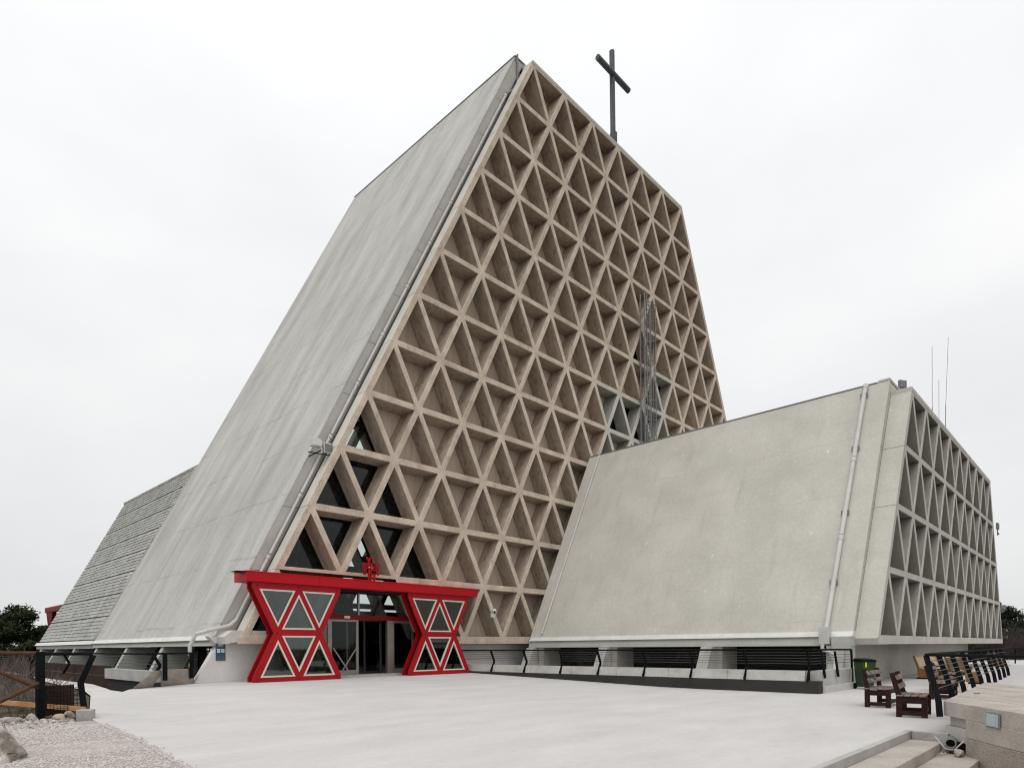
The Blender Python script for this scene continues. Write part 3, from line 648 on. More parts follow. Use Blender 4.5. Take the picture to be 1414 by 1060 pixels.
# emblem: a cross of red letters
em = thing('letter_cross_emblem', (-10.18, -.35, 2.6), 'small red emblem of stacked letters forming a cross above the entrance beam', 'sign')
for txt, z, x0 in (('VI', 3.30, -.18), ('RENN', 3.07, -.36), ('SION', 2.84, -.36), ('IN', 2.61, -.18)):
    for i, chh in enumerate(txt):
        cu = bpy.data.curves.new('letter', 'FONT'); cu.body = chh; cu.size = .31; cu.extrude = .03; cu.align_x = 'CENTER'; cu.offset = .012
        cu.materials.append(M['reddark' if (i % 2 and False) else 'red'])
        tmp = bpy.data.objects.new('tmp', cu); COL.objects.link(tmp); me = bpy.data.meshes.new_from_object(tmp.evaluated_get(bpy.context.evaluated_depsgraph_get())); me.materials.clear(); me.materials.append(M['red']); bpy.data.objects.remove(tmp)
        o = link('letter', me, em); o.rotation_euler = (math.pi/2, 0, 0); o.location = (x0+.09+.18*i, 0, z-2.6)
b = MB(); b.box(-10.19, -10.17, -.33, -.31, 2.6, 3.5); b.build('letter_stem', 'reddark', em)

# inside the hall: a few lights-catching furnishings glimpsed through the glass
t = thing('hall_table', (-9.2, 5.2, -1.04), 'dark table glimpsed through the open entrance door', 'table')
b = MB(); b.box(-10.0, -8.4, 4.8, 5.6, -.32, -.27); b.build('table_top', 'ply', t)
for x in (-9.9, -8.5):
    for y in (4.9, 5.5):
        b = MB(); b.box(x-.03, x+.03, y-.03, y+.03, -1.04, -.32); b.build('leg', 'wood', t)

# ================================================================== ROOF CROSS
t = thing('roof_cross', (10.0, 2.0, 30.0), 'tall dark grey tubular cross on a mast above the church roof', 'cross')
b = MB(); b.tube((9.86, 2, 38.05), (9.95, 2, 30.0), .17, 16); b.build('mast', 'crossm', t, smooth=False)
b = MB(); b.tube((8.15, 1.9, 36.5), (11.6, 1.9, 36.55), .17, 16); b.build('crossbar', 'crossm', t)
b = MB(); b.box(9.75, 10.2, 1.8, 2.2, 30.0, 32.9); b.v = [(x*.55+4.49, y, z) for x, y, z in b.v]; b.build('mast_sleeve', 'crossm', t)
for o in t.children:
    pass

# ================================================================== LADDER
t = thing('caged_ladder', (9.9, -.3, 10.3), 'tall galvanised caged ladder climbing the coffers from the annex roof', 'ladder')
for x, y in ((9.62, -.12), (9.62, -.42), (9.86, -.42), (10.3, -.42)):
    b = MB(); b.beam((x, y, 10.4), (x, y, 21.6 if x < 10 else 21.1), .06, .06, (0, 1, 0)); b.build('rail', 'steel', t)
for i in range(38):
    b = MB(); b.tube((9.86, -.42, 10.6+.28*i), (10.3, -.42, 10.6+.28*i), .034, 6); b.build('rung', 'steel', t)
b = MB()
for i in range(19):
    z = 10.6+.56*i; b.tube((9.62, -.12, z), (9.62, -.42, z+.28), .015, 5); b.tube((9.62, -.42, z), (9.86, -.42, z+.28), .015, 5); b.tube((9.62, -.42, z+.5), (9.86, -.42, z+.5), .012, 5); b.tube((10.08, -.45, z), (10.08, -.45, z+.56), .02, 5)
b.build('truss_bracing', 'steel', t)
for i in range(9):
    z = 11.4+1.2*i; pts = [(10.08+.30*math.cos(a), -.42-.02+.45*math.sin(a), z) for a in np.linspace(0, -math.pi, 11)]
    b = MB(); b.path(pts, .022, 5); b.build('cage_hoop', 'steel', t)
for a in (-.5, -1.1, -1.57, -2.1, -2.6):
    x, y = 10.08+.30*math.cos(a), -.44+.45*math.sin(a)
    b = MB(); b.tube((x, y, 11.4), (x, y, 21.0), .015, 5); b.build('cage_strap', 'rust' if a == -.5 else 'steel', t)
b = MB()
for z in (12.6, 15.0, 17.5, 19.9): b.tube((9.62, -.12, z), (9.62, .0, z), .025, 6)
b.build('wall_bracket', 'steel', t)

# ================================================================== ANTENNAS, FLOODLIGHTS, CAMERAS
for (x, ztop, lean, lab) in ((22.35, 18.45, .1, 'tallest thin whip antenna but one on the annex roof, first from the left'), (24.3, 16.95, .1, 'shortest whip antenna on the annex roof, in the middle of three'), (26.0, 20.8, 1.6, 'longest whip antenna on the annex roof, leaning slightly to the right')):
    t = thing('antenna', (x, -13, 10), lab, 'antenna', group='whip antennas on the annex roof')
    b = MB(); b.tube((x, -13, 9.9), (x+lean*.35, -13, 10+(ztop-10)*.55), .022, 6); b.build('lower_rod', 'steel', t)
    b = MB(); b.tube((x+lean*.35, -13, 10+(ztop-10)*.55), (x+lean, -13, ztop), .013, 6); b.build('whip', 'steel', t)
    b = MB(); b.tube((x, -13, 13.6), (x+.03*lean, -13, 14.2), .07, 8); b.build('clamp', 'lampgrey', t)
def flood(loc, lab, s=1.0, rz=0, both=False):
    t = thing('floodlight', loc, lab, 'floodlight', rz=rz)
    b = MB().box(-.22*s, .22*s, -.06*s, .06*s, .38*s, .75*s); b.build('housing', 'lampgrey', t, local=True, bevel=.01)
    b = MB().box(-.19*s, .19*s, -.075*s, -.062*s, .41*s, .72*s); b.build('lens', 'lampgrey', t, local=True)
    b = MB()
    for x in (-.12, .1): b.tube((x*s, 0, 0), (x*s, 0, .40*s), .02*s, 6); b.tube((x*s, 0, .1*s), (x*s+.04*s, -.06*s, .1*s), .05*s, 6)
    b.build('bracket', 'steel', t, local=True)
    return t
flood((6.2, -14.9, 10.35), 'small square floodlight on the roof corner of the annex', .85, rz=-.5)
flood((29.6, AY+.2, 7.3), 'tiny grey lamp projecting from the far edge of the annex coffers', 1.1)
t = thing('floodlight', (-12.0, .45, 7.4), 'grey floodlight beside a white camera housing on the left edge of the coffered front', 'floodlight')
b = MB().box(-11.80, -11.44, .25, .4, 7.40, 7.74); b.build('housing', 'lampgrey', t, bevel=.01)
b = MB().box(-11.83, -11.41, .235, .25, 7.38, 7.77); b.build('rim', 'pipe', t)
b = MB().box(-11.78, -11.46, .225, .234, 7.42, 7.72); b.build('lens', 'lampgrey', t)
b = MB().beam((-12.3, .55, 7.36), (-11.35, .2, 7.3), .03, .03); b.beam((-12.25, .6, 7.2), (-11.95, .2, 7.42), .03, .03); b.build('arm', 'black', t)
t = thing('camera_housing', (-12.1, .4, 7.5), 'white camera housing bracketed beside the floodlight', 'security camera')
b = MB(); b.prism([(-12.32, 7.86), (-12.0, 7.84), (-11.9, 7.74), (-11.92, 7.56), (-12.28, 7.54)], .18, .5); b.build('hood', 'flash', t, bevel=.03)
b = MB(); b.tube((-11.9, .3, 7.55), (-11.9, .3, 7.35), .05, 8); b.build('sensor_drum', 'flash', t)
t = thing('security_camera', (-3.2, -.05, 1.2), 'small white security camera fixed to a rib just right of the red porch', 'security camera')
b = MB(); b.tube((-3.35, -.3, 1.63), (-3.1, -.05, 1.72), .08, 10); b.build('barrel', 'paper', t)
b = MB(); b.tube((-3.38, -.33, 1.62), (-3.352, -.302, 1.629), .055, 10); b.build('lens', 'black', t)
b = MB(); b.box(-3.32, -3.1, -.08, -.001, 1.40, 1.58); b.tube((-3.2, -.05, 1.55), (-3.2, -.12, 1.68), .03, 6); b.build('mount', 'paper', t)
t = thing('street_camera', (28.2, -15.4, 2.0), 'dome camera on a curved arm at the far corner of the annex', 'security camera')
b = MB(); b.path([(27.3, -15.4, 2.2), (28.6, -15.4, 2.25), (29.2, -15.4, 2.75), (30.6, -15.4, 2.8), (30.75, -15.4, 2.6)], .05, 6); b.build('arm', 'steel', t)
b = MB(); b.tube((30.75, -15.4, 2.62), (30.75, -15.4, 2.35), .28, 12); b.tube((30.75, -15.4, 2.35), (30.75, -15.4, 2.12), .25, 12, .1); b.build('dome', 'lampgrey', t)

# ================================================================== RIGHT LIGHT WELL: kerb, railing
kb = thing('light_well_kerb', (-5, -8, -1.4), 'long pale concrete kerb with black base along the right light well', 'kerb')
def kerb_seg(y0, y1):
    b = MB(); b.prism([(-5.0, -1.06), (-4.93, -.765), (-4.62, -.765), (-4.62, -1.06)], y0+.006, y1-.006); b.build('kerb_block', 'kerb', kb)
ysk = [.2, -1.9, -4.0, -6.1, -8.2, -10.3, -12.4, -14.78]
for a, c in zip(ysk[1:], ysk[:-1]): kerb_seg(a, c)
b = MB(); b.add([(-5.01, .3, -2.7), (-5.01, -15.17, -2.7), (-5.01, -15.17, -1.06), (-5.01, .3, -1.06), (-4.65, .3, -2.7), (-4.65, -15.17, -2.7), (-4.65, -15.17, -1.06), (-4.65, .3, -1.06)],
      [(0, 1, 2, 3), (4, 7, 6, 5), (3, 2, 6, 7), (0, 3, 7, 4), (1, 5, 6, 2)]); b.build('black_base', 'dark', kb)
b = MB(); b.box(-4.6, .6, -15.15, -14.8, -1.3, -.77); b.build('return_kerb', 'kerb', kb)
b = MB(); b.box(-4.6, -1.0, -15.22, -15.15, -1.6, -1.22); b.build('plinth_step', 'plaza', kb)
b = MB(); b.box(-4.65, .8, -15.1, 1.2, -2.85, -2.62); b.build('well_floor', 'kerb', kb)
def kink_post(parent, x, y, zb=-1.05, zk=-.62, zt_=-.16, dx=.2, dy=0, top=-.06):
    b = MB(); P = [(x-.02*np.sign(dx or 1), y, zb), (x+dx, y+dy, zk), (x+dx*top, y+dy*top, zt_)]
    side = (1, 0, 0) if abs(dx) > abs(dy) else (0, 1, 0)
    for a, c in zip(P[:-1], P[1:]):
        b.beam(a, c, .045, .085, side)
    return b.build('post', 'black', parent)
rl = thing('well_railing', (-5, -8, -.8), 'black railing with bent posts and thin cables on the right kerb', 'railing')
for y in (-1.77, -3.68, -5.6, -7.4, -9.36, -11.16, -13.0, -14.88): kink_post(rl, -5.05, y)
b = MB(); b.tube((-5.08, .3, -.14), (-5.08, -15.0, -.14), .03, 10); b.tube((-5.08, -15.0, -.14), (-1.7, -15.1, -.16), .03, 10); b.build('handrail', 'black', rl)
for k in range(5):
    f_ = (k+1)/6; z = -.14-.5*f_; x = -5.08+.24*f_
    b = MB(); b.tube((x, .3, z), (x, -15.0, z), .008, 5); b.tube((x, -15.0, z), (-1.75, -15.1, z), .008, 5); b.build('cable', 'wire', rl)
for x in (-4.6, -3.4): 
    b = MB(); b.beam((x, -15.22, -.98), (x, -15.12, -.2), .05, .09, (1, 0, 0)); b.build('post', 'black', rl)
b = MB(); b.beam((-1.75, -15.15, -1.35), (-1.75, -15.12, -.16), .05, .09, (1, 0, 0)); b.build('post', 'black', rl)

# ================================================================== LEFT LIGHT WELL
lk = thing('left_well_parapet', (-17.5, 4, -1.1), 'brown aggregate parapet around the left light well', 'parapet')
b = MB(); b.add([(-16.42, .68, -1.2), (-18.67, -.69, -1.2), (-16.42, .68, -.64), (-17.95, -.50, -.64), (-16.3, .9, -1.2), (-18.3, -.3, -1.2), (-16.3, .9, -.64), (-17.85, -.25, -.64)],
      [(0, 1, 3, 2), (4, 6, 7, 5), (2, 3, 7, 6), (0, 2, 6, 4), (1, 5, 7, 3)]); b.build('front_parapet', 'aggr', lk)
b = MB(); b.box(-18.0, -17.7, -.28, 4.5, -1.0, -.66); b.build('side_parapet', 'kerb', lk)
b = MB(); b.box(-17.9, -17.7, -.28, 4.5, -2.6, -1.003); b.build('side_parapet', 'dark', lk)  # darkness of the pit painted onto its wall
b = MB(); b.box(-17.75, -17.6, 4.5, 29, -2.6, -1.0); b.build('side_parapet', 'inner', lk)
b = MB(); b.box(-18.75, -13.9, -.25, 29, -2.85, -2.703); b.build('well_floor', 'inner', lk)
b = MB(); b.add([(-19.16, -1.6, -1.2), (-19.16, 29, -1.2), (-19.16, 29, -2.7), (-19.16, -1.6, -2.7), (-16, -1.6, -2.7), (-16, 29, -2.7), (-16, -1.6, -1.25)], [(0, 1, 2, 3), (3, 2, 5, 4), (0, 3, 4, 6)]); b.build('well_side', 'dark', lk)  # pit shade put into the wall colour
rl2 = thing('left_well_railing', (-17.6, 4, -.8), 'dark railing with bent posts along the left light well below the slope', 'railing')
for y in (9.5, 17): kink_post(rl2, -18.2, y, zb=-.95, zk=-.55, zt_=-.12, dx=.2)
kink_post(rl2, -17.95, -.35, zb=-.85, zk=-.5, zt_=-.1, dx=.22)
for (x, y) in ((-17.62, -.42), (-16.52, .50)):
    b = MB(); b.beam((x, y, -.95), (x, y, -.12), .12, .09, (1, -1, 0)); b.build('post', 'black', rl2)
b = MB(); b.tube((-18.2, 29, -.12), (-18.1, -.35, -.13), .03, 8); b.tube((-18.1, -.35, -.13), (-16.2, .8, -.13), .03, 8); b.build('handrail', 'black', rl2)
for k in range(4):
    z = -.23-.11*k
    b = MB(); b.tube((-18.1, 29, z), (-18.0, -.35, z), .007, 5); b.tube((-18.0, -.35, z), (-16.3, .75, z), .007, 5); b.build('cable', 'wire', rl2)

# notice on the porch wall
t = thing('notice_board', (-15.5, .67, -.1), 'blue notice poster with two white squares on the white wall left of the porch', 'notice')
b = MB().box(-15.68, -15.36, .66, .676, -.40, .19); b.build('sheet', 'blue', t)
for x in (-15.64, -15.50):
    b = MB().box(x, x+.105, .654, .659, -.12, .0); q = b.build('white_square', 'paper', t)
    b = MB().beam((x+.03, .652, -.03), (x+.07, .652, -.09), .012, .004, (0, 1, 0)); b.build('arrow_mark', 'ink', q)
b = MB()
for i in range(3): b.box(-15.63+.02*i, -15.41-.02*i, .655, .659, .15-.03*i, .165-.03*i)
b.build('heading_print', 'flash', t)
b = MB()
for i in range(4):
    b.box(-15.65, -15.54, .655, .659, -.38+.035*i, -.365+.035*i); b.box(-15.50, -15.39, .655, .659, -.38+.035*i, -.365+.035*i)
b.build('small_print', 'lampgrey', t)
t = thing('small_notice', (-15.5, .67, .3), 'small white paper with a yellow spot above the blue notice', 'notice')
b = MB().box(-15.68, -15.38, .668, .676, .20, .37); b.build('sheet', 'paper', t)
b = MB().tube((-15.61, .660, .31), (-15.61, .667, .31), .035, 12); b.build('yellow_spot', 'yellow', t)
b = MB().box(-15.66, -15.42, .662, .667, .235, .245); b.build('print_line', 'ink', t)

# ================================================================== BIN
t = thing('wheeled_bin', (-1.9, -15.55, gz(-15)), 'dark green wheeled litter bin standing by the railing end', 'bin', rz=-.7); t.scale = (.72, .66, .95)
b = MB().add([(-.25, -.28, .08), (.25, -.28, .08), (.25, .28, .08), (-.25, .28, .08), (-.31, -.36, .92), (.31, -.36, .92), (.31, .34, .92), (-.31, .34, .92)],
             [(0, 3, 2, 1), (4, 5, 6, 7), (0, 1, 5, 4), (1, 2, 6, 5), (2, 3, 7, 6), (3, 0, 4, 7)]); b.build('body', 'bin', t, local=True, bevel=.02)
b = MB().add([(-.34, -.40, .92), (.34, -.40, .92), (.34, .38, .92), (-.34, .38, .92), (-.30, -.34, .99), (.30, -.34, .99), (.30, .36, 1.03), (-.30, .36, 1.03)],
             [(0, 3, 2, 1), (4, 5, 6, 7), (0, 1, 5, 4), (1, 2, 6, 5), (2, 3, 7, 6), (3, 0, 4, 7)]); b.build('lid', 'black', t, local=True, bevel=.015)
for x in (-.27, .27):
    b = MB().tube((x-.03, .3, .1), (x+.03, .3, .1), .1, 14); b.build('wheel', 'black', t, local=True)
b = MB().box(-.20, -.13, -.365, -.345, .74, .9); b.build('label', 'yellow', t, local=True)

# ================================================================== BENCHES
def bench_thing(L, loc, rz, lab, grp, lean=.12):
    """local frame: x along the bench, y=0 back post foot, seat towards -y"""
    t = thing('wooden_bench', loc, lab, 'bench', group=grp, rz=rz)
    for x in (0.04, L-.04):
        b = MB(); b.beam((x, 0, 0), (x, .0, .45), .07, .10, (0, 1, 0)); b.beam((x, .0, .40), (x, lean, .86), .069, .09, (0, 1, 0)); b.build('back_post', 'wood', t, local=True, bevel=.004)
        b = MB(); b.beam((x, -.42, 0), (x, -.42, .40), .07, .10, (0, 1, 0)); b.build('front_leg', 'wood', t, local=True, bevel=.004)
        b = MB(); b.beam((x, -.37, .33), (x, -.05, .33), .06, .12); b.build('side_rail', 'wood', t, local=True)
        b = MB(); b.beam((x, -.37, .08), (x, -.05, .08), .06, .08); b.build('bottom_rail', 'wood', t, local=True)
    for i in range(4):
        y = -.44+.125*i
        b = MB(); b.box(-.02, L+.02, y, y+.108, .402+.002*i, .43+.002*i); b.build('seat_slat', 'woodw', t, local=True, bevel=.004)
    for z in (.60, .77):
        y = .0+(z-.40)*lean/.46-.06
        b = MB(); b.beam((-.02, y, z), (L+.02, y, z), .025, .10, (0, .4, 1)); b.build('back_slat', 'woodw', t, local=True, bevel=.004)
    b = MB(); b.beam((.05, -.42, .12), (L-.05, -.42, .12), .04, .07); b.build('stretcher', 'wood', t, local=True)
    b = MB(); b.beam((.05, -.41, .35), (L-.05, -.41, .35), .03, .08); b.build('apron', 'wood', t, local=True)
    return t
zb = gz(-18)
bench_thing(1.25, (-8.40, -17.32, zb), math.radians(2), 'weathered red-brown bench nearest the green bin', 'dark wooden benches on the plaza', lean=.06)
bench_thing(.95, (-10.20, -18.36, zb), math.radians(7), 'dark red-brown bench standing in front of the first one, nearest the steps', 'dark wooden benches on the plaza')
bench_thing(1.7, (-5.1, -17.95, zb), math.radians(6), 'dark red bench just behind the start of the right railing', 'dark wooden benches on the plaza')
bench_thing(1.7, (-2.4, -17.6, zb), math.radians(12), 'dark red bench in the middle behind the right railing', 'dark wooden benches on the plaza')
bench_thing(1.7, (.9, -17.2, zb), math.radians(8), 'dark red bench behind the railing, close to the pale pews', 'dark wooden benches on the plaza')
def pew(L, loc, rz, lab):
    t = thing('church_pew', loc, lab, 'pew', group='yellow wooden pews on the plaza', rz=rz)
    for x in (0, L-.05):
        b = MB(); b.prism([(.0, .06), (-.42, .06), (-.42, .40), (-.06, .44), (.14, .95), (.20, .95), (.04, .42)], x, x+.05, axis='x'); b.build('end_panel', 'ply', t, local=True, bevel=.005)
        b = MB(); b.box(x-.02, x+.07, -.48, .06, 0, .06); b.build('foot', 'wood', t, local=True)
    b = MB().box(.05, L-.05, -.46, -.02, .40, .435); b.build('seat', 'plyp', t, local=True, bevel=.005)
    b = MB().beam((.05, .06, .70), (L-.05, .06, .70), .03, .44, (0, .38, 1)); b.build('backrest', 'plyp', t, local=True, bevel=.005)
    return t
pew(2.2, (5.9, -15.45, zb), math.radians(-8), 'pale pew with a yellow end panel against the annex base wall')
pew(2.2, (9.2, -15.7, zb), math.radians(-10), 'second pale pew from the left along the annex base wall')
pew(1.8, (3.0, -17.5, zb), math.radians(25), 'yellow pew turned askew behind the right railing')
pew(1.8, (24.5, -15.9, zb), math.radians(20), 'farthest yellow pew, seen past the end of the annex wall')
t = thing('paper_box', (-1.9, -18.15, zb), 'small pale pink box on the ground behind the right railing', 'box')
MB().box(-.12, .12, -.1, .1, 0, .3).build('carton', 'cream', t, local=True, bevel=.01)

# ================================================================== RIGHT FRONT: steps, low wall, railing
e = gz(-19)
st = thing('plaza_steps', (-15, -19.6, e), 'short flight of rough concrete steps going down beside the plaza', 'steps')
b = MB(); b.box(-16.9, -12.40, -19.05, -18.95, e-.3, e+.02); b.build('edging_kerb', 'kerb', st, bevel=.006)
b = MB(); b.box(-12.52, -12.405, -19.55, -19.055, e-.3, e+.018); b.build('edging_kerb', 'kerb', st, bevel=.006)
b = MB(); b.add([(-12.4, -19.8, e), (-12.4, -18.95, e), (60, -18.95, e), (60, -19.8, e)], [(0, 1, 2, 3)]); b.build('plaza', 'plaza', kind='structure')
b = MB(); b.box(-17.4, -12.66, -19.50, -19.055, e-.5, e-.10); b.build('tread', 'aggr2', st, bevel=.012)
b = MB(); b.box(-17.6, -12.72, -20.03, -19.505, e-.7, e-.25); b.build('tread', 'aggr2', st, bevel=.012)
b = MB(); b.box(-18.0, -13.3, -20.6, -20.035, e-.9, e-.40); b.build('tread', 'aggr2', st, bevel=.012)
b = MB(); b.add([(-18, -30, e-.55), (-5, -30, e-.55), (-5, -19.2, e-.55), (-18, -19.2, e-.55)], [(0, 1, 2, 3)]); b.build('lower_terrain', 'soil', kind='structure')
A = Vector((-12.39, -19.47)); T = Vector((-.817, -.577)); 
lw = thing('low_terrace_wall', (-12.4, -19.5, e-.4), 'thick buff concrete terrace wall with planked top slab at the lower right', 'wall')
def wp(s_, d_): p = A+T*s_+Vector((.577, -.817))*d_; return (p.x, p.y)
# top slab planks run parallel to the front edge
dirX = Vector((1, .045)).normalized()
nP = 14; pw = .46
for i in range(nP):
    a0, a1 = i*pw+.014, (i+1)*pw-.014
    P = [A+dirX*a0, A+dirX*a1]
    q = [P[0], P[1], P[1]+T*6.5, P[0]+T*6.5]
    b = MB(); b.prism([(v.x, v.y) for v in q], -1.13, -.90-.002*(i % 3), axis='z'); b.build('slab_plank', 'aggr2', lw, bevel=.008)
# supporting block, set back, with a recess and a full-height pier
nI = Vector((.577, -.817))
def blk(s0, s1, d0, d1, z0, z1, nm, mt, bev=.008):
    q = [wp(s0, d0), wp(s1, d0), wp(s1, d1), wp(s0, d1)]
    b = MB(); b.prism(q, z0, z1, axis='z'); return b.build(nm, mt, lw, bevel=bev)
blk(-.0, .62, .10, .9, -1.28, -1.135, 'recess_back', 'aggr2', 0)
blk(-.03, .62, .04, .9, -1.50, -1.285, 'smooth_block', 'panelstrip')
blk(.625, 7, .003, 1.4, -1.40, -1.131, 'pier_upper', 'aggr2')
blk(.625, 7, .0, 1.4, -2.2, -1.404, 'pier_lower', 'aggr')
# wall lamp
t = thing('wall_lamp', (*wp(1.34, -.02), -1.1), 'square pale blue wall lamp on the low terrace wall', 'wall lamp')
def wbox(s0, s1, d0, d1, z0, z1, nm, mt, par, bev=.006):
    q = [wp(s0, d0), wp(s1, d0), wp(s1, d1), wp(s0, d1)]; b = MB(); b.prism(q, z0, z1, axis='z'); return b.build(nm, mt, par, bevel=bev)
wbox(1.18, 1.50, -.02, -.002, -1.16, -.955, 'housing', 'lampgrey', t)
wbox(1.205, 1.475, -.028, -.02, -1.145, -.97, 'rim', 'lampglass', t)
wbox(1.24, 1.44, -.033, -.0285, -1.125, -.99, 'lens', 'lampglass', t, 0)
# drain
t = thing('drain_outlet', (*wp(.35, -.05), -1.55), 'open drain pipe in a bent iron bracket below the terrace wall', 'pipe')
dc = Vector((*wp(.42, -.10), -1.50)); da = Vector((.99, .12, .0)); dl = Vector((.12, -.99, 0)); du = Vector((0, 0, 1)); b = MB()
for i in range(18):
    a0, a1 = 2*math.pi*i/18, 2*math.pi*(i+1)/18
    def c_(a, r_, d_): return dc+da*d_+dl*r_*math.cos(a)+du*r_*math.sin(a)
    b.add([c_(a0, .075, -.12), c_(a1, .075, -.12), c_(a1, .075, .4), c_(a0, .075, .4), c_(a0, .06, -.12), c_(a1, .06, -.12), c_(a1, .06, .4), c_(a0, .06, .4)], [(0, 1, 2, 3), (4, 7, 6, 5), (0, 4, 5, 1)])
b.build('pipe_socket', 'steel', t)
b = MB(); b.path([dc+da*-.1+dl*x_+du*z_ for x_, z_ in ((-.20, .09), (-.07, -.08), (-.02, -.095), (.05, -.09), (.17, .05))], .011, 6); b.build('iron_bracket', 'pipe', t)
b = MB(); b.tube(dc+da*.05, dc+da*.3, .059, 14); b.build('pipe_bore_shade', 'dark', t)  # dark plug standing for the shade inside the pipe

# railing on the slab
rr_ = thing('terrace_railing', (-12.2, -19.3, -.9), 'black railing with bent posts around the terrace wall at lower right', 'railing')
CT = (-11.91, -19.15)
b = MB(); b.beam((-12.50, -19.44, -1.14), (-12.42, -19.41, -.90), .05, .085, (0, 1, 0)); b.beam((-12.425, -19.412, -.91), (*CT, -.20), .05, .085, (0, 1, 0)); b.build('post', 'black', rr_)
for i in range(9):
    x = -10.3+i*1.7; y = -19.47+.045*(x+12.39)+.12
    b = MB(); b.beam((x-.02, y-.02, -1.10), (x-.03, y+.02, -.84), .05, .085, (0, 1, 0)); b.beam((x-.03, y+.02, -.85), (x+.11, y+.24, -.20), .05, .085, (0, 1, 0)); b.build('post', 'black', rr_)
b = MB(); b.tube((*CT, -.18), (6, -18.35, -.18), .028, 8); b.tube((*CT, -.18), (-14.7, -21.1, -.165), .024, 8); b.build('handrail', 'black', rr_)
for k in range(6):
    f_ = (k+1)/7.5; z = -.20-.66*f_
    b = MB(); b.tube((CT[0]-.42*f_, CT[1]-.24*f_, z), (3.4, -18.55-.2*f_, z), .007, 5); b.build('cable', 'wire', rr_)
b = MB(); b.add([(-10.6, -19.62, -.885), (-10.52, -19.60, -.87), (-10.46, -19.68, -.885), (-10.55, -19.70, -.86)], [(0, 1, 2), (0, 2, 3)])
b.build('fallen_leaf', 'deadleaf', label='single curled brown leaf lying on the terrace slab', cat='leaf')

# ================================================================== ROCKS
def rock_mesh(name, seed, mt, sub=3, flat=.7):
    bm = bmesh.new(); bmesh.ops.create_icosphere(bm, subdivisions=sub, radius=1)
    for v in bm.verts:
        c = v.co.copy(); n1 = noise.noise(c*1.1+Vector((seed*3.1, 0, 0))); n2 = noise.noise(c*2.6+Vector((0, seed*2.3, 0))); n3 = noise.cell(c*1.6+Vector((seed, seed, 0)))
        v.co = c*(1+.45*n1+.18*n2+.10*(n3-.5)); v.co.z *= flat
    rs = random.Random(seed*17)
    for _ in range(16):
        nrm = Vector((rs.gauss(0, 1), rs.gauss(0, 1), rs.gauss(0, .8))).normalized(); dd = rs.uniform(.52, .82)
        for v in bm.verts:
            k_ = v.co.dot(nrm)-dd
            if k_ > 0: v.co -= nrm*k_*.97
    for v in bm.verts:
        c = v.co.copy(); v.co = c*(1+.05*noise.noise(c*4+Vector((seed, 0, 0)))+.025*noise.noise(c*11))
    me = bpy.data.meshes.new(name); bm.to_mesh(me); bm.free(); me.materials.append(M[mt]); return me
def rock(x, y, z, s, seed, mt, lab, grp=None, flat=.7, sub=3):
    o = link('rock', rock_mesh('rock', seed, mt, sub, flat), loc=(x, y, z), label=lab, cat='rock', group=grp); o.scale = s; o.rotation_euler = (0, 0, seed*1.3); return o
o = rock(-23.22, -11.0, gz(-11)+.14, (.56, .60, .62), 3, 'rock', 'large cracked grey boulder at the lower left corner', sub=5, flat=.85); o.name = 'boulder'
rock(-21.98, -6.72, gz(-6)+.02, (.13, .11, .12), 5, 'rock', 'rounded white stone left of the square fence post')
rock(-21.62, -6.95, gz(-6)+.0, (.22, .14, .13), 8, 'rockbrown', 'rusty brown stone at the foot of the square fence post')
rock(-21.40, -6.78, gz(-6)+.02, (.2, .13, .13), 11, 'rock', 'pale stone between the square post and the concrete block')
rock(-22.3, -6.75, gz(-6)-.02, (.28, .2, .14), 12, 'rock', 'flat grey stone farthest left in the scrub')
rock(*wp(.72, -.13), -1.62, (.10, .09, .09), 14, 'rock', 'pale stone at the end of the lower step beside the drain')
rock(-12.66, -19.60, -1.60, (.10, .08, .08), 15, 'rock', 'small grey stone under the drain bracket')
rock(-13.85, -20.34, -1.93, (.09, .07, .07), 16, 'rockbrown', 'pinkish stone lying at the foot of the terrace wall')
b = MB()
for i in range(1700):
    y = -8.3+rng.random()*2.0; x = float(XL(y))-.3-rng.random()*2.6
    s_ = .02+.05*rng.random()**2; a = rng.random()*6.3; ca, sa = math.cos(a), math.sin(a)
    q = octv*s_*rng.uniform(.6, 1.4, (6, 3)); q = np.stack([q[:, 0]*ca-q[:, 1]*sa, q[:, 0]*sa+q[:, 1]*ca, q[:, 2]*.6], 1)+(x, y, gz(y)-.005)
    b.add(q.tolist(), octf)
for i in range(160):
    x = -12.5-rng.random()*.7; y = -19.35-rng.random()*.25; s_ = .015+.03*rng.random()
    b.add((octv*s_*rng.uniform(.6, 1.4, (6, 3))+(x, y, -1.68)).tolist(), octf)
b.build('rubble', 'rock', kind='stuff', fix=False, label='broken stones between gravel and scrub')

# ================================================================== LEFT FENCE
lf = thing('plaza_edge_railing', (-20.9, -6.9, gz(-7)), 'dark railing with leaning bent posts and black mesh at the left plaza edge', 'railing')
E0 = Vector((-21.05, -6.75, gz(-7)))
edge_pts = [(-21.12, -6.75), (-20.5, -4.2), (-19.9, -1.6), (-19.75, 1.5), (-19.55, 5), (-19.3, 9), (-18.9, 13), (-18.5, 17)]
for i, (x, y) in enumerate(edge_pts[:1]+edge_pts[5:6]):
    z = gz(y); b = MB(); b.beam((x, y, z-.1), (x-.08, y+.02, -.62), .05, .10, (1, 0, 0)); b.beam((x-.08, y+.02, -.64), (x+.14, y+.02, -.10), .05, .10, (1, 0, 0)); b.build('post', 'black', lf)
b = MB(); pts = [(x+.13, y+.02, -.08) for x, y in edge_pts]; b.path([pts[0], (-21.83, -6.62, -.07)], .03, 8); b.build('handrail', 'black', lf)
b = MB(); b.box(-21.9, -21.76, -6.69, -6.57, gz(-6.6)-.1, -.03); b.build('square_post', 'black', lf, bevel=.006)
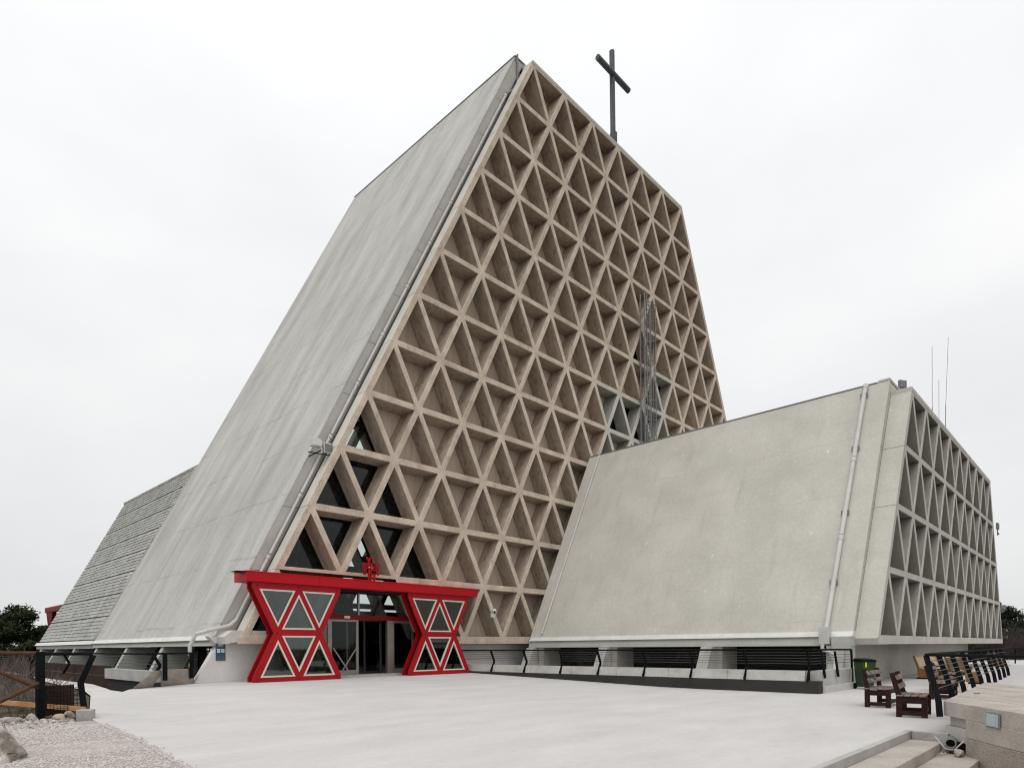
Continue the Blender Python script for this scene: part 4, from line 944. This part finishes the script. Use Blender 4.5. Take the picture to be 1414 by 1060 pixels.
b = MB()      # black welded mesh in front of the drop
for i in range(12):
    x = -21.78+.052*i*1.06; b.tube((x, -6.6, gz(-6.6)-.02), (x, -6.6, -.66), .005, 4)
for k in range(8):
    z = gz(-6.6)+.02+.08*k; b.tube((-21.78, -6.6, z), (-21.14, -6.62, z), .005, 4)
b.build('welded_mesh', 'black', lf)
b = MB(); b.box(-21.72, -21.2, -6.2, -6.15, gz(-6)-.2, -.70); b.build('mesh_backing', 'plank', lf)
b = MB(); b.beam((-22.35, -5.2, -1.02), (-21.15, -6.85, -1.16), .05, .09); b.build('timber_rail', 'orange', lf)
t = thing('kerb_block', (-21.0, -7.2, gz(-7)), 'short squared concrete block at the left plaza corner', 'concrete block')
b = MB(); b.prism([(-21.35, -7.05), (-21.13, -7.2), (-21.0, -6.95), (-21.2, -6.8)], gz(-7)-.05, gz(-7)+.17, axis='z'); b.build('block', 'kerb', t, bevel=.012)
pf = thing('rusty_pipe_fence', (-22.5, -6.4, -.6), 'rusty tubular fence rails crossing left of the square post', 'fence')
b = MB(); b.tube((-24.5, -6.0, -.02), (-21.86, -6.63, -.055), .034, 10); b.build('top_rail', 'rust', pf)
b = MB(); b.tube((-23.4, -6.3, .18), (-21.86, -6.66, -.72), .036, 10); b.build('brace', 'rust', pf)
b = MB(); b.tube((-23.4, -6.3, -1.50), (-21.86, -6.70, -.62), .036, 10); b.build('brace', 'rust', pf)
b = MB(); b.beam((-24.5, -6.0, gz(-6)), (-24.5, -6.0, 0), .08, .08, (0, 1, 0)); b.build('post', 'rust', pf)
# brown boards lining the left well, seen behind the railing
wl = thing('well_boarding', (-17.8, 8, -.9), 'brown board lining seen low behind the left railing', 'boarding')
for y0, y1 in ((4.6, 9.4), (9.5, 14.6), (14.7, 20)):
    for k in range(5):
        b = MB(); b.box(-17.82, -17.76, y0, y1, -2.5+.39*k, -2.13+.39*k); b.build('board', 'plank', wl)

# shrubs: bare twigs
def shrub(x, y, z, h, lab, seed, n=26, mt='twig', grp='bare shrubs by the fences'):
    rs = random.Random(seed); b = MB()
    def grow(p, d, L_, r, lev):
        q = p+d*L_; b.tube(p, q, r, 4, r*.65, caps=False)
        if lev == 0: return
        for _ in range(3 if lev > 1 else 2):
            dd = (d+Vector((rs.uniform(-.7, .7), rs.uniform(-.7, .7), rs.uniform(-.2, .5)))).normalized(); grow(p+(q-p)*rs.uniform(.5, 1), dd, L_*rs.uniform(.55, .85), r*.6, lev-1)
    for _ in range(n):
        a = rs.uniform(0, 6.3); s_ = rs.uniform(0, .35)*h
        grow(Vector((x+math.cos(a)*s_, y+math.sin(a)*s_, z)), Vector((rs.uniform(-.5, .5), rs.uniform(-.5, .5), 1)).normalized(), h*rs.uniform(.25, .42), h*.011 if h < 3 else h*.006, 3 if h < 3 else 4)
    return b.build('bare_shrub', mt, fix=False, label=lab, cat='shrub', group=grp)
for i_, (x_, y_, h_, l_) in enumerate(((-21.75, -4.3, .95, 'leafless grey shrub tangled behind the rusty fence braces'), (-21.25, -3.2, 1.0, 'leafless shrub just right of the square post, behind the mesh'),
        (-21.55, -2.0, 1.15, 'leafless shrub showing above the lower brace at the left edge'), (-20.8, -.6, 1.2, 'leafless shrub beyond the left plaza edge, behind the railing post'),
        (-21.1, 1.6, 1.5, 'pale leafless shrub rising at the left picture edge'), (-20.6, 4.5, 1.6, 'leafless shrub farther along the path, below the pines'), (-20.2, 8.5, 1.8, 'farthest leafless shrub beside the path under the tiled wing'))):
    shrub(x_, y_, gz(y_)-.35, h_, l_, 50+i_, n=11)
b = MB()
for i in range(2600):
    y = -6.9+rng.random()*6; x = float(XL(y))-.4-rng.random()*3; z = gz(y)-.03-min(1.2, max(0, float(XL(y))-x-.3)*.10); h = .05+.10*rng.random(); a = rng.random()*6.3; w = .012
    b.add([(x-w*math.cos(a), y-w*math.sin(a), z-.05), (x+w*math.cos(a), y+w*math.sin(a), z-.05), (x+rng.uniform(-.06, .06), y+rng.uniform(-.06, .06), z+h)], [(0, 1, 2)])
b.build('grass', 'grass', kind='stuff', fix=False, label='dull winter grass on the scrub slope')

# ================================================================== TREES
def tree(name, x, y, h, cr, lab, seed, mt='leaf', n=9000, zbase=-3.2, leafs=.22, grp=None, flatc=.55, clumps=60, low=.08):
    rs = np.random.default_rng(seed)
    t = thing(name, (x, y, zbase), lab, 'tree', group=grp)
    b = MB(); top = Vector((x, y, zbase+h*.8))
    b.tube((x, y, zbase), (x+.2, y, zbase+h*.5), cr*.07+.05, 8, cr*.045+.03); b.tube((x+.2, y, zbase+h*.5), top, cr*.045+.03, 8, .03)
    cl = []
    for i in range(clumps):
        a = rs.random()*6.28; rr = cr*math.sqrt(rs.random())*.85; zz_ = zbase+h*(low+(.96-low)*rs.random()*(1-.35*(rr/cr)))
        c = Vector((x+math.cos(a)*rr, y+math.sin(a)*rr, zz_)); cl.append((c, cr*rs.uniform(.16, .34)))
        b.tube((x+.1, y, zbase+h*rs.uniform(.3, .7)), c, cr*.02+.02, 5, .015, caps=False)
    b.build('trunk', 'bark', t)
    w = np.array([r**2 for _, r in cl]); w /= w.sum(); cnt = rs.multinomial(n, w); V = []; Fc = []
    for (c, r), k in zip(cl, cnt):
        d = rs.normal(size=(k, 3)); d /= np.linalg.norm(d, axis=1)[:, None]; rad = r*rs.random(k)**.4*(1+.35*rs.normal(size=k)*.5)
        P = np.array(c)+d*rad[:, None]*np.array([1, 1, flatc])
        u = rs.normal(size=(k, 3)); u /= np.linalg.norm(u, axis=1)[:, None]; v = np.cross(u, d); v /= np.linalg.norm(v, axis=1)[:, None]+1e-9
        s_ = leafs*rs.uniform(.5, 1.2, k)[:, None]
        for q in (P+u*s_, P-u*s_*.5+v*s_*.5, P-u*s_*.5-v*s_*.5): V.append(q)
        # interleave
        a, b2, c2 = V.pop(-3), V.pop(-2), V.pop(-1); tri = np.stack([a, b2, c2], 1).reshape(-1, 3); Fc.append(tri)
    allv = np.concatenate(Fc)-np.array(ORG[t.name])
    me = bpy.data.meshes.new('crown'); me.from_pydata(allv.tolist(), [], np.arange(len(allv)).reshape(-1, 3).tolist()); me.materials.append(M[mt]); link('crown', me, t)
    return t
G1 = 'dark pines left of the church'
tree('pine_tree', -14.2, 55.5, 8.7, 4.6, 'tallest dark pine at the left edge, beyond the fence', 21, grp=G1, n=38000)
tree('pine_tree', -9.5, 50.5, 7.3, 2.6, 'smaller dark pine right beside the rear wing', 22, grp=G1, n=22000)
tree('pine_tree', -19.5, 58, 7.6, 3.6, 'dark pine partly outside the picture on the far left', 23, grp=G1, n=20000)
tree('pine_tree', -6.2, 62, 9.4, 2.2, 'thin pine just showing behind the tiled wing', 24, grp=G1, n=5000)
for x_, y_, l_ in ((-16.5, 49, 'low dark bush at the left edge in front of the pines'), (-12.3, 47.5, 'low dark bush in the middle in front of the pines'), (-9.3, 45, 'low dark bush closest to the tiled wing')):
    tree('bush', x_, y_, 4.3, 2.9, l_, int(60+x_), grp='low bushes under the pines', n=14000, clumps=40, low=.02)
G2 = 'dark trees beyond the annex'
tree('oak_tree', 58, -12.0, 8.0, 4.0, 'dark rounded tree just right of the annex corner', 31, 'leaf2', 30000, grp=G2, leafs=.2)
tree('oak_tree', 66, -18.0, 9.0, 5.5, 'dark spreading tree at the right picture edge', 32, 'leaf2', 30000, grp=G2, leafs=.2)
tree('oak_tree', 62, -5.0, 7.6, 4.0, 'dark tree mostly hidden behind the annex corner', 33, 'leaf2', 20000, grp=G2, leafs=.2)
shrub(45, -13.2, -2.0, 4.2, 'tall purplish leafless bush below the dark trees, close to the annex', 41, 34, 'brush', 'leafless bushes beyond the annex')
shrub(48, -16.5, -2.0, 4.0, 'tall purplish leafless bush at the right picture edge', 42, 34, 'brush', 'leafless bushes beyond the annex')
shrub(46, -15.0, -2.2, 3.6, 'leafless bush between the two taller ones right of the annex', 43, 60, 'brush', 'leafless bushes beyond the annex')
for x_, y_, l_ in ((50, -11.5, 'low dark bush behind the annex corner'), (52, -15.5, 'low dark bush under the spreading tree at the right edge')):
    tree('bush', x_, y_, 4.6, 2.8, l_, int(x_), 'leaf2', grp='low bushes beyond the annex', n=14000, clumps=40, low=.02)
# red steel frame behind the wing
t = thing('red_steel_frame', (-12, 43.5, -3.2), 'dark red steel frame showing behind the far edge of the tiled wing', 'steel frame')
b = MB(); b.box(-12.2, -11.8, 40, 45.8, 3.2, 3.62); b.build('top_beam', 'reddark', t)
b = MB(); b.prism([(-.8+44, 3.3), (1.6+44, 3.3), (.8+44, 1.8), (.0+44, 1.8)], -12.15, -11.85, axis='x'); b.box(-12.1, -11.9, 44.1, 44.6, -3.2, 1.8); b.build('hourglass_post', 'reddark', t)

# far railing beyond the annex corner
t = thing('far_railing', (34, -16, -1.4), 'distant dark railing below the bare bushes at the far right', 'railing')
b = MB(); b.tube((26.5, -14.5, -.35), (60, -22, -.35), .05, 6); b.build('handrail', 'black', t)
for i in range(9):
    x = 26.5+i*3.2; y = -14.5-i*.72; b = MB(); b.beam((x, y, -1.42), (x, y, -.35), .08, .08, (0, 1, 0)); b.build('post', 'black', t)

# ------------------------------------------------------------------ lift everything so that the plaza lies at zero
for o in list(COL.objects):
    if o.parent is None and o.type not in ('CAMERA', 'LIGHT'): o.location.z += ZO
